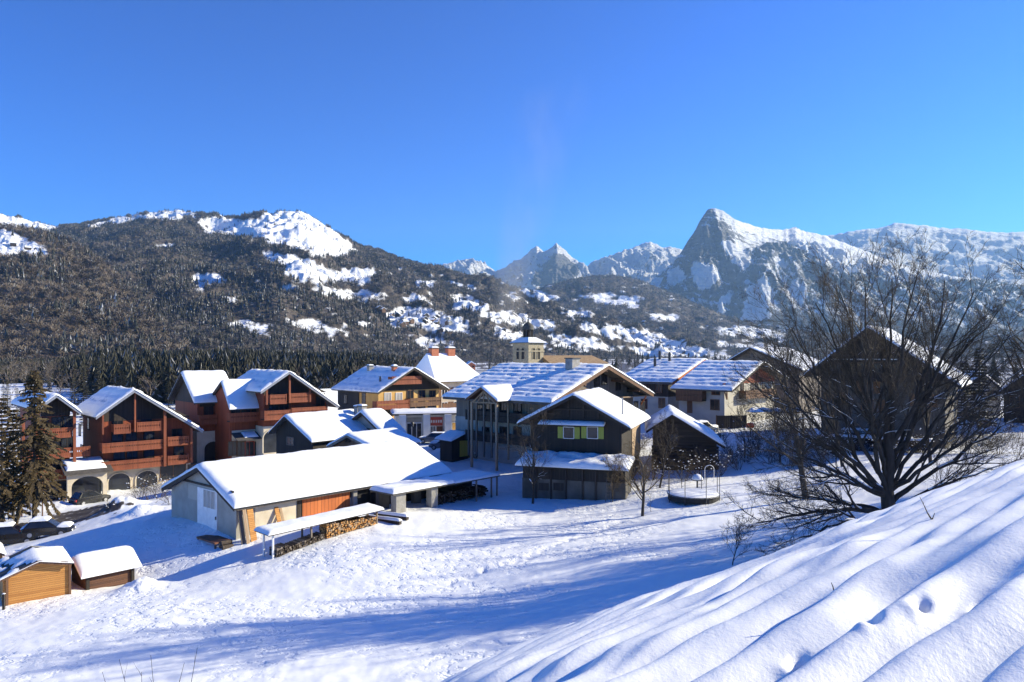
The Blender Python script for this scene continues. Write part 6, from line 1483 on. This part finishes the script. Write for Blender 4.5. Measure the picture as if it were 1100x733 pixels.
for x, y in ((14, 264), (30, 268), (40, 270)): far_house(on_slope('wooded_spur', x, y), R.uniform(-1, 1), .75, 'wood_dark', 'tiny dark chalet on the snow clearing atop the left spur', 'chalets on the spur clearing')
p = at(80, 392, 560); far_house(Vector((p.x, p.y, gz(p.x, p.y) + 3)), .5, .95, 'plaster_yellow', 'pale yellow house alone at the foot of the left spur')
p = at(505, 376, 420); far_house(Vector((p.x, p.y, gz(p.x, p.y) + 4)), .3, .5, 'brick', 'small orange-walled house beyond the hipped roof')
p = at(352, 440, 150); far_house(Vector((p.x, p.y, gz(p.x, p.y))), -.8, 1.0, 'wood_dark', 'dark house whose snowy roof peeps out between second red and yellow chalets')

# thin smoke rising from the chimneys behind the church
def smoke():
    prof = []; 
    pts = [(548, 352, 2.2), (546, 335, 4), (550, 310, 5.5), (556, 270, 6.5), (566, 220, 8), (580, 165, 9.5), (596, 110, 10), (606, 80, 7)]
    C = [(at(x, y, 165), r) for x, y, r in pts]; n = 20; vs = []; fs = []
    for k, (c, r) in enumerate(C):
        for i in range(n):
            a = 2 * math.pi * i / n; vs.append((c.x + r * math.cos(a), c.y + r * math.sin(a), c.z))
    for k in range(len(C) - 1):
        for i in range(n): fs.append((k * n + i, k * n + (i + 1) % n, (k + 1) * n + (i + 1) % n, (k + 1) * n + i))
    fs += [tuple(range(n - 1, -1, -1)), tuple((len(C) - 1) * n + i for i in range(n))]
    m = bpy.data.materials.new('smoke'); m.use_nodes = True; nt = m.node_tree; nt.nodes.remove(nt.nodes['Principled BSDF'])
    v = nt.nodes.new('ShaderNodeVolumePrincipled'); v.inputs['Color'].default_value = (.75, .73, .7, 1)
    tc = nd(nt, 'ShaderNodeTexCoord'); mp = nd(nt, 'ShaderNodeMapping'); mp.inputs['Scale'].default_value = (1, 1, .45); nt.links.new(tc.outputs['Object'], mp.inputs[0])
    ns = nd(nt, 'ShaderNodeTexNoise', Scale=.13, Detail=4, Roughness=.6); nt.links.new(mp.outputs[0], ns.inputs['Vector'])
    # distance from the plume's axis, and height, thin the smoke out
    sp = nd(nt, 'ShaderNodeSeparateXYZ'); nt.links.new(tc.outputs['Object'], sp.inputs[0])
    z = sp.outputs[2]; cz = [c.z for c, r in C]
    def curve(vals, lo, hi):
        mr = nd(nt, 'ShaderNodeMapRange'); nt.links.new(z, mr.inputs['Value']); mr.inputs['From Min'].default_value = cz[0]; mr.inputs['From Max'].default_value = cz[-1]
        st = [((q - cz[0]) / (cz[-1] - cz[0]), ((t - lo) / (hi - lo),) * 3) for q, t in zip(cz, vals)]; r_ = ramp(nt, mr.outputs[0], st)
        r_.node.color_ramp.interpolation = 'LINEAR'; return math_(nt, 'MULTIPLY_ADD', r_, hi - lo, lo)
    ax = curve([c.x for c, r in C], -10, 20); ra = curve([r for c, r in C], 0, 12); ay = C[0][0].y
    dx = math_(nt, 'SUBTRACT', sp.outputs[0], ax); dy = math_(nt, 'SUBTRACT', sp.outputs[1], ay)
    d = math_(nt, 'DIVIDE', math_(nt, 'SQRT', math_(nt, 'ADD', math_(nt, 'MULTIPLY', dx, dx), math_(nt, 'MULTIPLY', dy, dy))), ra)
    f = ramp(nt, d, [(0, (1, 1, 1)), (.95, (0, 0, 0))]); nn = ramp(nt, ns.outputs['Fac'], [(.42, (0, 0, 0)), (.68, (1, 1, 1))])
    den = curve([.25, .25, .12, .05, .03, .025, .02, 0], 0, .3)
    nt.links.new(math_(nt, 'MULTIPLY', math_(nt, 'MULTIPLY', f, nn), den), v.inputs['Density']); nt.links.new(v.outputs[0], nt.nodes['Material Output'].inputs['Volume'])
    b = MB(); b.add(vs, fs); tag(b.build('smoke', m), kind='stuff')
smoke()
# ------------------------------------------------------------------ light, sky, haze, camera
AZ, EL = math.radians(75), math.radians(25)
S = Vector((math.sin(AZ) * math.cos(EL), math.cos(AZ) * math.cos(EL), math.sin(EL)))
sl = bpy.data.lights.new('sun', 'SUN'); sl.energy = 5.0; sl.angle = math.radians(.5); sl.color = (1.0, .91, .66)
so = bpy.data.objects.new('sun', sl); COL.objects.link(so); so.rotation_euler = (-S).to_track_quat('-Z', 'Y').to_euler(); so.location = S * 200
w = bpy.data.worlds.new('World'); SC.world = w; w.use_nodes = True
nt = w.node_tree; bg = nt.nodes['Background']
sky = nt.nodes.new('ShaderNodeTexSky'); sky.sky_type = 'NISHITA'; sky.sun_disc = False; sky.sun_elevation = EL; sky.sun_rotation = AZ
sky.altitude = 900; sky.air_density = 1.0; sky.dust_density = .2; sky.ozone_density = 6.0
hs = nt.nodes.new('ShaderNodeHueSaturation'); hs.inputs['Saturation'].default_value = 1.62; hs.inputs['Hue'].default_value = .510
gm = nt.nodes.new('ShaderNodeGamma'); gm.inputs[1].default_value = 1.5; nt.links.new(sky.outputs[0], gm.inputs[0]); nt.links.new(gm.outputs[0], hs.inputs['Color']); nt.links.new(hs.outputs[0], bg.inputs['Color'])
bg.inputs['Strength'].default_value = .05

def haze_box():
    b = MB(); b.box(-14000, 14000, -300, 15500, -90, 2600)
    m = bpy.data.materials.new('haze_air'); m.use_nodes = True; nt = m.node_tree
    nt.nodes.remove(nt.nodes['Principled BSDF'])
    v = nt.nodes.new('ShaderNodeVolumePrincipled'); v.inputs['Color'].default_value = (.36, .62, 1, 1); v.inputs['Density'].default_value = 4.6e-5; v.inputs['Anisotropy'].default_value = .2
    nt.links.new(v.outputs[0], nt.nodes['Material Output'].inputs['Volume'])
    tag(b.build('haze', m), kind='stuff')
if HAZE: haze_box()

cd = bpy.data.cameras.new('camera'); co = bpy.data.objects.new('camera', cd); COL.objects.link(co)
cd.sensor_width = 36; cd.lens = 36 * F / 1100; cd.shift_y = (YH - 366.5) / 1100; cd.clip_end = 40000; cd.clip_start = .1
co.location = (0, 0, CAMZ); co.rotation_euler = (math.pi / 2, 0, 0); SC.camera = co
SC.view_settings.view_transform = 'Standard'; SC.view_settings.look = 'None'; SC.view_settings.gamma = 1; SC.view_settings.exposure = EXPO
SC.cycles.use_denoising = True
SC.cycles.max_bounces = 5; SC.cycles.diffuse_bounces = 3; SC.cycles.volume_bounces = 0; SC.cycles.transparent_max_bounces = 8
SC.cycles.caustics_reflective = False; SC.cycles.caustics_refractive = False
